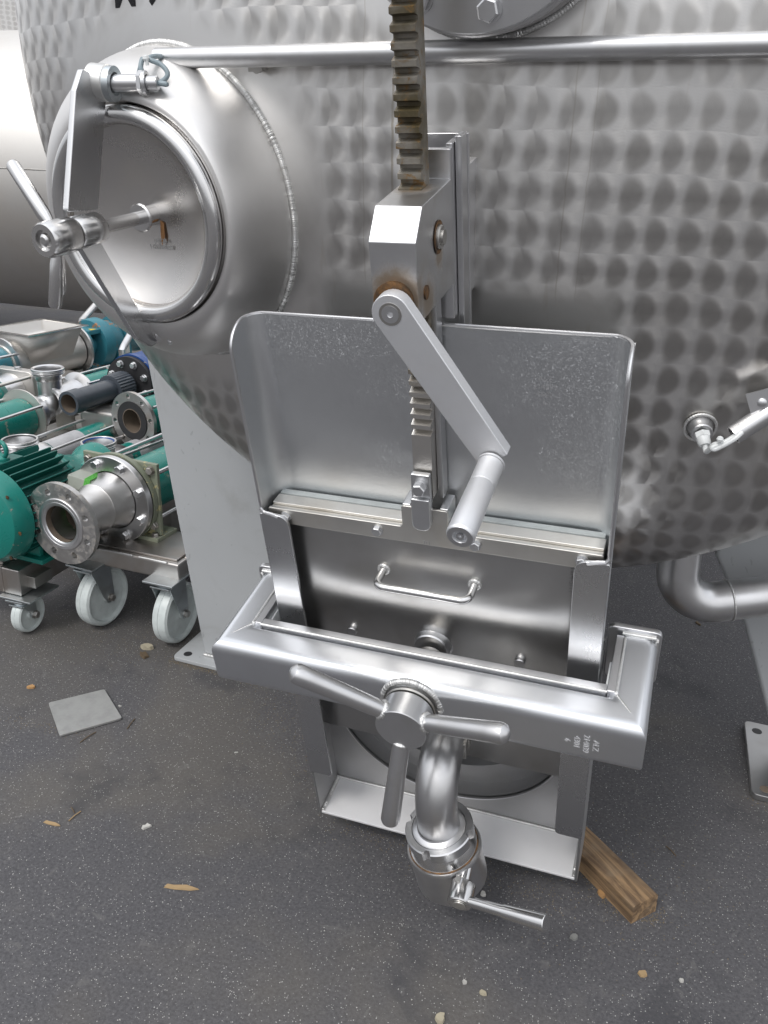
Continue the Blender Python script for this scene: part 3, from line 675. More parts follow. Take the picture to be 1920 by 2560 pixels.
# ---------------------------------------------------------------- gate frame (one folded channel, top tray to bottom sill)
W2 = .26; ZB = .133; ZTOP = 1.182
gf = MB()
def plate_hole(mb, x0, x1, z0, z1, cx, cz, r, y0, y1, n=80):
    ang = [2 * pi * k / n for k in range(n)] + [math.atan2(z - cz, x - cx) % (2 * pi) for x in (x0, x1) for z in (z0, z1)]
    ang = sorted(set(round(a, 5) for a in ang)); nn = len(ang); vs = []; fs = []
    for y in (y0, y1):
        for a in ang: vs.append((cx + r * cos(a), y, cz + r * sin(a)))
        for a in ang:
            c_, s_ = cos(a), sin(a); t = min([((x1 - cx) / c_) if c_ > 1e-9 else 9, ((x0 - cx) / c_) if c_ < -1e-9 else 9, ((z1 - cz) / s_) if s_ > 1e-9 else 9, ((z0 - cz) / s_) if s_ < -1e-9 else 9])
            vs.append((cx + t * c_, y, cz + t * s_))
    for k in range(nn):
        k2 = (k + 1) % nn
        fs += [(k, k2, nn + k2, nn + k), (2 * nn + k, 3 * nn + k, 3 * nn + k2, 2 * nn + k2), (k, 2 * nn + k, 2 * nn + k2, k2), (nn + k, nn + k2, 3 * nn + k2, 3 * nn + k)]
    mb.add(vs, fs)
lower = MB()
plate_hole(lower, -W2 + .001, W2 - .001, ZB + .002, .66, -.012, .392, .222, .091, .096)
root_gate = obj('gate_frame', lower, M['inner'], tank)
# upper tray: a sheet with softly folded sides, in plan a wide U
def upath(yb, r, n=7, th=0.0):
    """plan outline front-left -> back -> front-right"""
    pts = [(-W2 + th, 0.0)]
    for k in range(n + 1):
        t = pi / 2 * k / n; pts.append((-W2 + r - (r - th) * cos(t), yb - r + (r - th) * sin(t)))
    for k in range(n + 1):
        t = pi / 2 * (1 - k / n); pts.append((W2 - r + (r - th) * cos(t), yb - r + (r - th) * sin(t)))
    pts.append((W2 - th, 0.0)); return pts
def sheet(mb, rows_out, rows_in):
    """closed thin shell between two grids of points"""
    R_, K_ = len(rows_out), len(rows_out[0]); vs = [p for r in rows_out for p in r] + [p for r in rows_in for p in r]; o = R_ * K_; fs = []
    for i in range(R_ - 1):
        for k in range(K_ - 1):
            fs.append((i * K_ + k, i * K_ + k + 1, (i + 1) * K_ + k + 1, (i + 1) * K_ + k)); fs.append((o + i * K_ + k, o + (i + 1) * K_ + k, o + (i + 1) * K_ + k + 1, o + i * K_ + k + 1))
    for k in range(K_ - 1): fs += [(k, o + k, o + k + 1, k + 1), ((R_ - 1) * K_ + k, (R_ - 1) * K_ + k + 1, o + (R_ - 1) * K_ + k + 1, o + (R_ - 1) * K_ + k)]
    for i in range(R_ - 1): fs += [(i * K_, (i + 1) * K_, o + (i + 1) * K_, o + i * K_), (i * K_ + K_ - 1, o + i * K_ + K_ - 1, o + (i + 1) * K_ + K_ - 1, (i + 1) * K_ + K_ - 1)]
    mb.add(vs, fs)
YBK = .064; zs = [.62 + (1.182 - .62) * i / 30 for i in range(31)]
def tray_row(z, th):
    cut = 0.0
    if z > ZTOP - .034:
        q = (z - (ZTOP - .034)) / .034; cut = (1 - sqrt(max(0, 1 - q * q))) * .05
    out = []
    for x, y in upath(YBK, .032, 8, th):
        yy = max(y, cut) if y < cut else y
        # the sheet is never dead flat
        wv = .0022 * noise.noise(Vector((x * 5, 0, z * 5))) if abs(x) < .22 else 0
        out.append((x, yy + wv, z))
    return out
# finer rows at the rounded corner
zs = zs[:-3] + [1.148 + .034 * sin(pi / 2 * i / 8) for i in range(9)]
def subdiv(row):
    o = []; 
    for a, b in zip(row, row[1:]):
        nseg = 12 if abs(a[0] - b[0]) > .2 else (6 if abs(a[1] - b[1]) > .015 else 1)
        for k in range(nseg):
            f = k / nseg; o.append(tuple(a[j] + (b[j] - a[j]) * f for j in range(3)))
    o.append(row[-1]); return o
def tray_full(z, th):
    row = subdiv([(x, y, z) for x, y in upath(YBK, .032, 8, th)]); cut = 0.0
    if z > ZTOP - .034:
        q = min(1, (z - (ZTOP - .034)) / .034); cut = (1 - sqrt(max(0, 1 - q * q))) * .046
    res_ = []
    for x, y, z_ in row:
        y2 = max(y, cut)
        if abs(x) < .225: y2 += .0035 * noise.noise(Vector((x * 4, 3, z * 4))) - .004 * math.exp(-((z - 1.0) / .12) ** 2) * (1 - (x / .225) ** 2)
        res_.append((x, y2, z_))
    return res_
mb = MB(); sheet(mb, [tray_full(z, 0) for z in zs], [tray_full(z, .0045) for z in zs])
obj('splash_tray', mb, M['tray'], tank, sharp=50)
# bright folded lip round the tray's edge
edge = [Vector((-W2 + .0022, -.0002, z)) for z in [.90 + .03 * i for i in range(9)]]
def lip(sx):
    P = [Vector((sx * (W2 - .0022), 0, .885)), Vector((sx * (W2 - .0022), 0, ZTOP - .034))]
    for i in range(1, 13):
        q = sin(pi / 2 * i / 12); y = (1 - sqrt(max(0, 1 - q * q))) * .046; dx = 0
        if y > YBK - .032: e = y - (YBK - .032); dx = .032 - sqrt(max(0, .032 ** 2 - e * e))
        P.append(Vector((sx * (W2 - .0022 - dx), y, ZTOP - .034 + .034 * q)))
    for i in range(1, 7):
        y = .046 + (YBK - .0022 - .046) * sin(pi / 2 * i / 6); e = y - (YBK - .032); dx = .032 - sqrt(max(0, .032 ** 2 - e * e)); P.append(Vector((sx * (W2 - .0022 - dx), y, ZTOP)))
    return P
Ptop = lip(-1) + [Vector((x, YBK - .0022, ZTOP)) for x in (-.2, 0, .2)] + lip(1)[::-1]
mb = MB(); mb.tube(Ptop, .0027, 8); obj('tray_lip', mb, M['satin'], tank)
# lower side cheeks and sill
for sx in (-1, 1):
    mb = MB(); mb.prism([(0, ZB), (.096, ZB), (.096, .64), (0, .64)], (sx * W2 - (.005 if sx > 0 else 0), 0, 0), (0, 1, 0), (0, 0, 1), (.005, 0, 0)); obj('side_cheek', mb, M['inner'], root_gate, .001)
mb = MB(); mb.box((-W2 + .0052, .001, ZB), (W2 - .0052, .0908, ZB + .006)); obj('sill_plate', mb, M['sill'], root_gate, .001)
bead('weld_bead', [(-W2 + .0075, .003 + .086 * k / 20, ZB + .008) for k in range(21)], .0045, root_gate)
bead('weld_bead', [(W2 - .0075, .003 + .086 * k / 20, ZB + .008) for k in range(21)], .0035, root_gate)
bead('weld_bead', [(-W2 + .01 + (2 * W2 - .02) * k / 30, .089, ZB + .008) for k in range(31)], .0028, root_gate)
# guide strips in front of the door
for sx in (-1, 1):
    po = rounded([(0, .272), (.047, .272), (.047, .888), (0, .888)], [0, .010, .022, .004], 6)
    mb = MB(); mb.prism([(-sx * a, b) for a, b in po], (sx * (W2 + .0004), -.0055, 0), (1, 0, 0), (0, 0, 1), (0, .006, 0)); obj('guide_strip', mb, M['guide'], tank, .0012)
    # rolled shoulder at the strip's top
    mb = MB(); mb.tube([(sx * (W2 - .001), -.002, .895), (sx * (W2 - .006), -.003, .889), (sx * (W2 - .018), -.0035, .8875), (sx * (W2 - .030), -.0035, .884)], .0032, 8); obj('strip_shoulder', mb, M['satin'], tank)
# outlet throat: recess ring and bore
mb = MB(); mb.lathe([(0, .220), (.030, .218), (.032, .176), (.034, .172), (.30, .170), (.302, .2), (.10, .226), (.0, .226)], (-.012, .0965, .392), (0, 1, 0), 72); th_ = obj('outlet_throat', mb, M['inner'], tank)
mb = MB(); mb.lathe([(-.001, .2212), (-.0022, .2228), (0, .2245)], (-.012, .091, .392), (0, 1, 0), 90); obj('throat_edge', mb, M['satin'], th_)
# sliding door
def door_y(x, z): return .026 - .019 * math.exp(-((z - .765) / .085) ** 2) * (1 - (x / .26) ** 4) + .002 * noise.noise(Vector((x * 7, 1, z * 7)))
zz = [.388 + (.875 - .388) * i / 34 for i in range(35)]; xx = [-.246 + .492 * i / 28 for i in range(29)]
mb = MB(); sheet(mb, [[(x, door_y(x, z), z) for x in xx] for z in zz], [[(x, door_y(x, z) + .006, z) for x in xx] for z in zz])
door = obj('slide_door', mb, M['door'], tank, sharp=60)
mb = MB()
lug = rounded([(-.250, .866), (.250, .866), (.250, .893), (.034, .893), (.034, .930), (-.034, .930), (-.034, .893), (-.250, .893)], [0, .002, .003, .005, .004, .004, .005, .003], 5)
mb.prism(lug, (0, .006, 0), (1, 0, 0), (0, 0, 1), (0, .005, 0)); obj('door_crossbar', mb, M['bar'], door, .0008)
for x0, x1 in ((-.249, -.036), (.036, .249)):
    mb = MB(); mb.box((x0, .0115, .876), (x1, .020, .8895)); mb.box((x0, .0205, .878), (x1, .044, .8935)); obj('seal_rail', mb, M['bar'], door, .001)
    mb = MB(); mb.box((x0 + .002, .0445, .876), (x1 - .002, .056, .8955)); obj('seal_strip', mb, M['gasket'], door, .001)
for x0 in (-.034, .0215):
    mb = MB(); mb.box((x0, .0112, .905), (x0 + .0125, .05, .930)); obj('lug_block', mb, M['machined'], door, .0015)
for x in (-.222, -.073, .074, .222):
    mb = MB(); hexbolt(mb, (x, .006, .8805), (0, -1, 0), .0078); obj('bolt', mb, M['machined'], door)
text('stamped_mark', '311', .008, (.002, .0057, .868), (1, 0, 0), (0, 0, 1), M['stampdull'], door)
text('stamped_mark', '11/4-5/11', .0115, (.206, .0215, .832), (0, 0, -1), (1, 0, 0), M['stampdull'], door, lambda p: Vector((p.x, door_y(p.x, p.z) - .0006, p.z)))
h0 = Vector((-.071, .022, .803)); h1 = Vector((.071, .022, .803)); 
hp = arc_path(h0, (-.071, -.030, .803), (0, -.030, .803), .014, 8) + arc_path((0, -.030, .803), (.071, -.030, .803), h1, .014, 8)[1:]
mb = MB(); mb.tube(hp, .0060, 18); hd = obj('door_handle', mb, M['polish'], door)
for p in (h0, h1):
    bead('weld_bead', [Vector((p.x + .0078 * cos(t), door_y(p.x, p.z) - .001, p.z + .0078 * sin(t))) for t in [2 * pi * k / 24 for k in range(25)]], .0028, door)
for px_, py_, r, l in ((882, 1575, .0085, .007), (1300, 1654, .0085, .007)):
    q = at_g(px_, py_, .022); x, z = q.x, q.z; y = door_y(x, z); mb = MB(); mb.cyl((x, y + .001, z), (x, y - l, z), r, n=20, ch=.001); obj('stop_stud', mb, M['satin'], door)
mb = MB(); y = door_y(0, .625); q = at_g(1080, 1613, .015); mb.lathe([(0, .036), (.003, .031), (.008, .0285), (.016, .028), (.018, .026), (.018, .0)], (q.x, y, q.z), (0, -1, 0), 36); obj('pressure_pad', mb, M['machined'], door)

# ---------------------------------------------------------------- rack, gearbox and crank
RX = .004
def rack_teeth():
    mb = MB(); zc = 1.046; pitch = .0158; front, root_ = .010, .0205; back = .041
    pts = [(front, .946), (front, zc)]
    z = zc
    while z < 1.80:
        pts += [(root_, z + .0030), (root_, z + .0068), (front, z + .0098), (front, z + .0155)]; z += pitch
    pts += [(back, z), (back, .946)]
    # built as strips so the side wall stays clean
    w_ = .0135; sh = lambda zz_: (zz_ - .95) * .008
    prof = pts[:-2]; vs = []; fs = []; m_ = len(prof)
    for sx in (-w_, w_):
        for y, z_ in prof: vs.append((sx + sh(z_), y, z_))
        for y, z_ in prof: vs.append((sx + sh(z_), back, z_))
    for i in range(m_ - 1):
        a = i; b_ = i + 1
        fs += [(a, b_, m_ + b_, m_ + a), (2 * m_ + a, 3 * m_ + a, 3 * m_ + b_, 2 * m_ + b_), (a, 2 * m_ + a, 2 * m_ + b_, b_), (m_ + a, m_ + b_, 3 * m_ + b_, 3 * m_ + a)]
    fs += [(0, m_, 3 * m_, 2 * m_), (m_ - 1, 3 * m_ - 1, 4 * m_ - 1, 2 * m_ - 1)]
    mb.add(vs, fs); return mb
rk = obj('toothed_rack', rack_teeth(), M['rack'], tank)
# back spine of the rack and hook with bolt
mb = MB(); mb.box((.0145, .030, .935), (.0225, .052, 1.235)); obj('rack_spine', mb, M['machined'], rk, .001)
mb = MB(); pr = [(.006, .992), (-.001, .992), (-.001, .958), (-.010, .948), (-.011, .915), (-.0055, .904), (.0, .904), (-.004, .918), (-.003, .944), (.006, .956)]
hk = rounded([(-.0135, .902), (.0135, .902), (.0135, .992), (-.0135, .992)], [.0125, .0125, .002, .002], 8)
mb.prism(hk, (0, -.0035, 0), (1, 0, 0), (0, 0, 1), (0, .0095, 0)); mb2 = MB(); mb2.prism(hk[:18] + [(.0135, .955), (-.0135, .955)], (0, -.0095, 0), (1, 0, 0), (0, 0, 1), (0, .0055, 0)); obj('door_hook', mb, M['machined'], rk, .0015, 2); obj('hook_pad', mb2, M['machined'], rk, .002, 3)
mb = MB(); hexbolt(mb, (.0, -.0058, .973), (0, -1, 0), .0098, .008); obj('hook_bolt', mb, M['machined'], rk)
# gearbox block
GX = .010
bp = [(.062, 1.236), (-.060, 1.240), (-.078, 1.258), (-.078, 1.330), (-.050, 1.360), (.062, 1.360)]
mb = MB(); mb.prism(bp, (GX - .0265, 0, 0), (0, 1, 0), (0, 0, 1), (.053, 0, 0)); gb = obj('gearbox', mb, gearbox_mat(), tank, .0012)
mb = MB(); mb.cyl((GX + .0255, .002, 1.312), (GX + .0315, .002, 1.312), .0135, ch=.0015, n=28); mb.cyl((GX + .031, .002, 1.312), (GX + .0345, .002, 1.312), .0085, n=24); obj('bearing_pin', mb, M['dull'], gb)
mb = MB(); mb.lathe([(0, .0140), (.0015, .0185), (.0015, .0140)], (GX + .0262, .002, 1.312), (1, 0, 0), 28, True); obj('grease_ring', mb, M['rust'], gb)
mb = MB(); mb.cyl((GX + .0262, -.052, 1.268), (GX + .0285, -.052, 1.268), .008, n=20); obj('set_screw', mb, M['rust'], gb)
mb = MB(); mb.box((GX - .030, .0625, 1.190), (GX + .026, .072, 1.392)); mb.box((GX + .018, .0722, 1.190), (GX + .026, .105, 1.396)); obj('mounting_plate', mb, M['satin'], gb, .0015)
mb = MB(); mb.box((GX - .034, .106, 1.155), (GX + .036, .112, 1.40)); mb.box((GX + .0265, .080, 1.155), (GX + .0345, .1055, 1.402)); mb.box((GX - .03, .112, 1.2), (GX + .03, .24, 1.36)); obj('support_rail', mb, M['satin'], gb, .0015)
mb = MB(); mb.lathe([(0, .0), (0, .021), (.009, .0225), (.010, .020), (.010, 0)], (GX, -.0775, 1.268), (0, -1, 0), 40); obj('shaft_bush', mb, M['rust'], gb)
# crank arm in the plane Y ~ -0.1
sh0 = Vector((.014, 0, 1.2635)); sh1 = Vector((.1285, 0, 1.092)); dv = (sh1 - sh0).normalized(); nv = Vector((-dv.z, 0, dv.x)) if dv.x > 0 else Vector((dv.z, 0, -dv.x))
nv = Vector((dv.z, 0, -dv.x)); nv = nv if nv.x > 0 else -nv
wA = .0215; Ln = (sh1 - sh0).length
arm = []
for k in range(13):
    t = pi / 2 + pi * k / 12; arm.append((wA * cos(t), wA * sin(t)))
arm += [(Ln * .5, -wA * .93), (Ln - .010, -wA * .88), (Ln - .003, -wA * .5), (Ln - .003, wA * .88), (Ln * .5, wA * .94)]
mb = MB(); mb.prism(arm, (sh0.x, -.0895, sh0.z), dv, nv, (0, -.019, 0)); ca = obj('crank_arm', mb, M['alu'], gb, .0012)
mb = MB(); mb.lathe([(0, .0100), (.0012, .0098), (.0012, .0035), (-.002, .003), (-.002, 0)], (sh0.x, -.1083, sh0.z), (0, -1, 0), 28); obj('crank_shaft_end', mb, M['machined'], gb)
mb = MB(); mb.lathe([(0, .0128), (.0006, .0128), (.0006, .0098)], (sh0.x, -.1085, sh0.z), (0, -1, 0), 28); obj('shaft_ring', mb, M['dull'], gb)
hb = Vector((.1235, -.1085, 1.0905)); ht = Vector((.1195, -.231, 1.0755)); hx = (ht - hb).normalized(); LH = (ht - hb).length
mb = MB(); mb.lathe([(0, .0165), (.003, .0165), (.0035, .0150), (.040, .0150), (.0405, .0145), (.0415, .0150), (LH - .006, .0158), (LH - .002, .0158), (LH, .0145), (LH, .0075), (LH - .004, .007), (LH - .004, 0)], hb, hx, 36); obj('crank_handle', mb, M['alu'], gb)
mb = MB(); mb.lathe([(LH - .004, 0), (LH - .001, .0045), (LH + .0002, .0045), (LH + .0002, .002), (LH - .002, .002), (LH - .002, 0)], hb, hx, 24); mb.lathe([(LH - .001, .0078), (LH + .0008, .0085), (LH + .0008, .0140), (LH - .0005, .0145)], hb, hx, 36); obj('handle_cap', mb, M['machined'], gb)

# ---------------------------------------------------------------- clamp beam: mitred rectangular tube bent round the gate
BZ0, BZ1 = .597, .688
def rrect(a0, a1, b0, b1, r, n=6):
    pts = []
    for (cx_, cy_, t0) in ((a1 - r, b1 - r, 0), (a0 + r, b1 - r, pi / 2), (a0 + r, b0 + r, pi), (a1 - r, b0 + r, 3 * pi / 2)):
        for k in range(n + 1):
            t = t0 + pi / 2 * k / n; pts.append((cx_ + r * cos(t), cy_ + r * sin(t)))
    return pts
sec = rrect(0, .062, BZ0, BZ1, .020, 8)        # a: 0 = outer face, z
mb = MB(); vs_ = []; stations = []
for a, z in sec:
    stations.append([(-.337 + a, .085, z), (-.337 + a, -.102 + a, z), (.337 - a, -.102 + a, z), (.337 - a, .085, z)])
K_ = len(sec)
for j in range(4):
    for s_ in stations: vs_.append(s_[j])
fs_ = []
for j in range(3):
    for k in range(K_): fs_.append((j * K_ + k, j * K_ + (k + 1) % K_, (j + 1) * K_ + (k + 1) % K_, (j + 1) * K_ + k))
mb.add(vs_, fs_)
beam = obj('clamp_beam', mb, M['beam'], tank, .004, 2, 50)
beam.modifiers.clear(); beam.data.set_sharp_from_angle(angle=radians(35))
# inner liner plate, its top edge showing as a bright strip
for lo, hi in (((-.275, -.0395, BZ0 + .004), (.275, -.0265, BZ1 + .0008)), ((-.2875, -.0395, BZ0 + .004), (-.2755, .08, BZ1 + .0008)), ((.2755, -.0395, BZ0 + .004), (.2875, .08, BZ1 + .0008))):
    mb = MB(); mb.box(lo, hi); obj('beam_liner', mb, M['satin'], beam, .0015)
bead('weld_bead', [(-.276 + .552 * k / 40, -.0415, BZ1 + .0005) for k in range(41)], .0024, beam)
for sx in (-1, 1):
    bead('weld_bead', [(sx * .2765 + (sx * .0125), -.041 + .115 * k / 14, BZ1 + .0003) for k in range(15)], .0026, beam)
    bead('weld_bead', [(sx * (.290 + .036 * k / 10), -.043 - .046 * k / 10, BZ1 - .0015 - (.004 * (k / 10) ** 4)) for k in range(11)], .0022, beam)
    # end plate that ties the arm back to the frame, and the white slide pad
    po = rounded([(.262, .590), (.342, .590), (.342, .699), (.262, .699)], .012, 6)
    mb = MB(); mb.prism([(sx * a, b) for a, b in po], (0, .0855, 0), (1, 0, 0), (0, 0, 1), (0, .011, 0)); obj('end_plate', mb, M['satin'], beam, .002)
    bead('weld_bead', [(sx * (.284 + .05 * k / 10), .084, BZ1 + .001) for k in range(11)], .0030, beam)
    bead('weld_bead', [(sx * .3355, .084, BZ1 - .004 - .08 * k / 10) for k in range(11)], .0028, beam)
    mb = MB(); mb.box((sx * .2735 - .0015, -.022, .60), (sx * .2735 + .0015, .036, .672)); obj('slide_pad', mb, M['whiteplastic'], beam, .001)
text('stamped_mark', 'ALZ\n214039\n4301\n6', .0125, (.268, -.1025, .6405), (0.0, 0, -1), (1, 0, 0), M['stamp'], beam, None, 'CENTER', 0, 1.05)
text('stamped_mark', 'ALZ\n214399\n4801\n6', .0105, (.155, YBK - .0062, 1.118), (1, 0, 0), (0, 0, 1), M['stamp'], tank, lambda p: Vector((p.x, YBK - .0092, p.z)), 'CENTER', 0, 1.05)
# screw, hub and star handle
HC = Vector((0, -.155, .6455)); HA = Vector((0, -1, 0))
mb = MB(); mb.cyl((0, .0, .6455), (0, -.12, .6455), .022, n=28); scw = obj('clamp_screw', mb, M['dull'], beam)
bead('weld_bead', [(.045 * cos(t), -.1005, .6455 + .045 * sin(t)) for t in [2 * pi * k / 50 for k in range(51)]], .0050, beam)
mb = MB(); mb.lathe([(0, .030), (.006, .040), (.009, .039), (.009, .030)], (0, -.102, .6455), HA, 40); obj('screw_boss', mb, M['dull'], beam)
mb = MB(); mb.lathe([(-.042, 0), (-.042, .0375), (-.040, .0390), (-.001, .0390), (.0, .0380), (.0, .0)], HC, HA, 48); hub = obj('star_hub', mb, M['machined'], tank)
HM = HC + Vector((0, .022, 0))
for tip in ((-.148, -.182, .756), (.1625, -.170, .708), (-.019, -.188, .457)):
    tip = Vector(tip); d = (tip - HM).normalized(); Lh = (tip - HM).length; mb = MB()
    mb.lathe([(.02, .0118), (.040, .0120), (.055, .0135), (Lh - .030, .0150), (Lh - .012, .0152), (Lh - .006, .0130), (Lh - .001, .006), (Lh, 0)], HM, d, 24); obj('star_handle', mb, M['pipe'], hub)
    u_ = d.orthogonal().normalized(); v_ = d.cross(u_)
    bead('weld_bead', [HM + d * .0395 + (u_ * cos(t) + v_ * sin(t)) * .0118 for t in [2 * pi * k / 20 for k in range(21)]], .0038, hub)

# ---------------------------------------------------------------- outlet elbow and ball valve
e0 = Vector((.020, .020, .462)); ec = Vector((.028, -.108, .474)); VO = Vector((.031, -.100, .352))
path = arc_path(e0, (.026, -.098, .466), VO, .068, 18)
mb = MB(); mb.tube(path, .0355, 36); el = obj('outlet_elbow', mb, M['pipe'], door)
mb = MB(); mb.lathe([(0, .040), (.006, .042), (.016, .042), (.018, .038), (.018, .03)], (.021, .012, .462), (0, -1, 0), 36); mb.box((.048, -.022, .44), (.060, .006, .476)); obj('elbow_clamp', mb, M['dull'], door, .001)
va = Vector((.16, -.02, -1)).normalized()
def vl(name, prof, mat, n=56): mb = MB(); mb.lathe(prof, VO, va, n); return obj(name, mb, mat, valve)
mb = MB(); mb.lathe([(-.006, .036), (-.002, .037), (.001, .043), (.0015, .046), (.003, .0465), (.004, .035)], VO, va, 56); valve = obj('ball_valve', mb, M['satin'], tank)
# slotted union nut
nseg = 96; rings = [(.001, .047), (.001, .0565), (.003, .0585), (.021, .0585), (.023, .056), (.023, .044)]
mb = MB(); u_ = Vector((1, 0, 0)); u_ = (u_ - va * u_.dot(va)).normalized(); v_ = va.cross(u_); vs_ = []
for ai, (a, r) in enumerate(rings):
    for k in range(nseg):
        t = 2 * pi * (k + .5) / nseg; slot = (k % 24) in (0, 1, 2); rr = min(r, .0505) if slot else r
        vs_.append(VO + va * a + (u_ * cos(t) + v_ * sin(t)) * rr)
mb.add(vs_, [(i * nseg + k, i * nseg + (k + 1) % nseg, (i + 1) * nseg + (k + 1) % nseg, (i + 1) * nseg + k) for i in range(len(rings) - 1) for k in range(nseg)])
obj('slotted_nut', mb, M['machined'], valve, sharp=25)
vl('valve_cone', [(.022, .046), (.026, .0475), (.044, .0585), (.0455, .0585)], M['polish'])
vl('seal_ring', [(.0455, .0585), (.047, .0605), (.0475, .0585)], M['rust'])
vl('valve_body', [(.0475, .0600), (.0475, .0635), (.052, .0650), (.055, .0650), (.0555, .0635), (.130, .0625), (.140, .055), (.147, .045), (.150, .046), (.152, .046), (.153, .043), (.156, .043), (.157, .046), (.159, .046), (.160, .038), (.160, .033)], M['pipe'])
vc = VO + va * .095; lf = at_g(1148, 2262, -.195); ld = Vector((.05, -1, -.10)).normalized(); l0 = lf - ld * .038
mb = MB(); mb.lathe([(-.03, .0085), (.002, .0085), (.002, .0195), (.004, .0205), (.036, .0205), (.038, .0190), (.038, 0)], l0, ld, 32); lh = obj('lever_hub', mb, M['polish'], valve)
mb = MB(); mb.lathe([(.0375, .0), (.0385, .0110), (.0400, .0110), (.0405, .0100), (.0405, 0)], l0, ld, 24); obj('hub_screw', mb, M['bar'], valve)
mb = MB(); q = l0 + ld * .008 + Vector((-.008, 0, .0185)); mb.box((-.004, -.005, -.002), (.004, .005, .003), Matrix.Translation(q)); obj('index_notch', mb, M['dull'], valve)
ls = l0 + ld * .028; le = at_g(1366, 2309, -.215); d = (le - ls).normalized(); Lh = (le - ls).length
mb = MB(); mb.lathe([(.012, .0078), (.03, .0085), (Lh * .52, .0092), (Lh * .52 + .0005, .0106), (Lh * .6, .0110), (Lh - .001, .0133), (Lh, .0125), (Lh, 0)], ls, d, 28); obj('valve_lever', mb, M['polish'], valve)

CUR[0] = None
# ================================================================== THINGS ROUND THE TANK
D1 = Vector((.422, .907, 0)); D2 = Vector((.583, .813, 0)); D3 = Vector((.726, .688, 0))
def ring_holes(mb_list, P, ax, rad, n, r, t0=0.0, parent=None, mat='pit'):
    ax = Vector(ax).normalized(); u = ax.orthogonal().normalized(); v = ax.cross(u)
    for k in range(n):
        t = t0 + 2 * pi * k / n; c = Vector(P) + (u * cos(t) + v * sin(t)) * rad
        mb = MB(); mb.lathe([(.0, r), (.0012, r * .98), (.0012, r * .80), (-.0004, r * .72), (-.0004, 0)], c, ax, 18); obj('bolt_hole_disc', mb, M[mat], parent)

def flange_with_holes(name, P, ax, R0, Ri, th, n, rh, rb, mat, parent, t0=.2):
    """flat ring with real bolt holes: annulus cut round each hole"""
    ax = Vector(ax).normalized(); up = Vector((0, 0, 1)); u = up.cross(ax).normalized(); v = ax.cross(u); P = Vector(P)
    import bmesh
    from mathutils.geometry import delaunay_2d_cdt
    outer = [(R0 * cos(2 * pi * k / 72), R0 * sin(2 * pi * k / 72)) for k in range(72)]; inner = [(Ri * cos(2 * pi * k / 48), Ri * sin(2 * pi * k / 48)) for k in range(48)]
    loops = [outer, inner] + [[(rb * cos(t0 + 2 * pi * i / n) + rh * cos(2 * pi * k / 14), rb * sin(t0 + 2 * pi * i / n) + rh * sin(2 * pi * k / 14)) for k in range(14)] for i in range(n)]
    V = []; Ed = []; 
    for lp in loops:
        b = len(V); V += [Vector(p) for p in lp]; Ed += [(b + k, b + (k + 1) % len(lp)) for k in range(len(lp))]
    vv, ee, ff, _, _, _ = delaunay_2d_cdt(V, Ed, [], 0, 1e-6)
    keep = []
    for f in ff:
        c = sum((vv[i] for i in f), Vector((0, 0))) / len(f)
        if c.length > R0 or c.length < Ri * .9985: continue
        if any((c - Vector((rb * cos(t0 + 2 * pi * i / n), rb * sin(t0 + 2 * pi * i / n)))).length < rh * .985 for i in range(n)): continue
        keep.append(tuple(f))
    mb = MB(); a = [P + u * p.x + v * p.y for p in vv]; b_ = [p - ax * th for p in a]; o = len(a)
    fs = list(keep) + [tuple(o + i for i in reversed(f)) for f in keep]
    for lp0, lp in zip([0, 72] + [120 + 14 * i for i in range(n)], loops):
        m_ = len(lp); fs += [(lp0 + k, lp0 + (k + 1) % m_, o + lp0 + (k + 1) % m_, o + lp0 + k) for k in range(m_)]
    mb.add(a + b_, fs); return obj(name, mb, M[mat], parent, sharp=40)

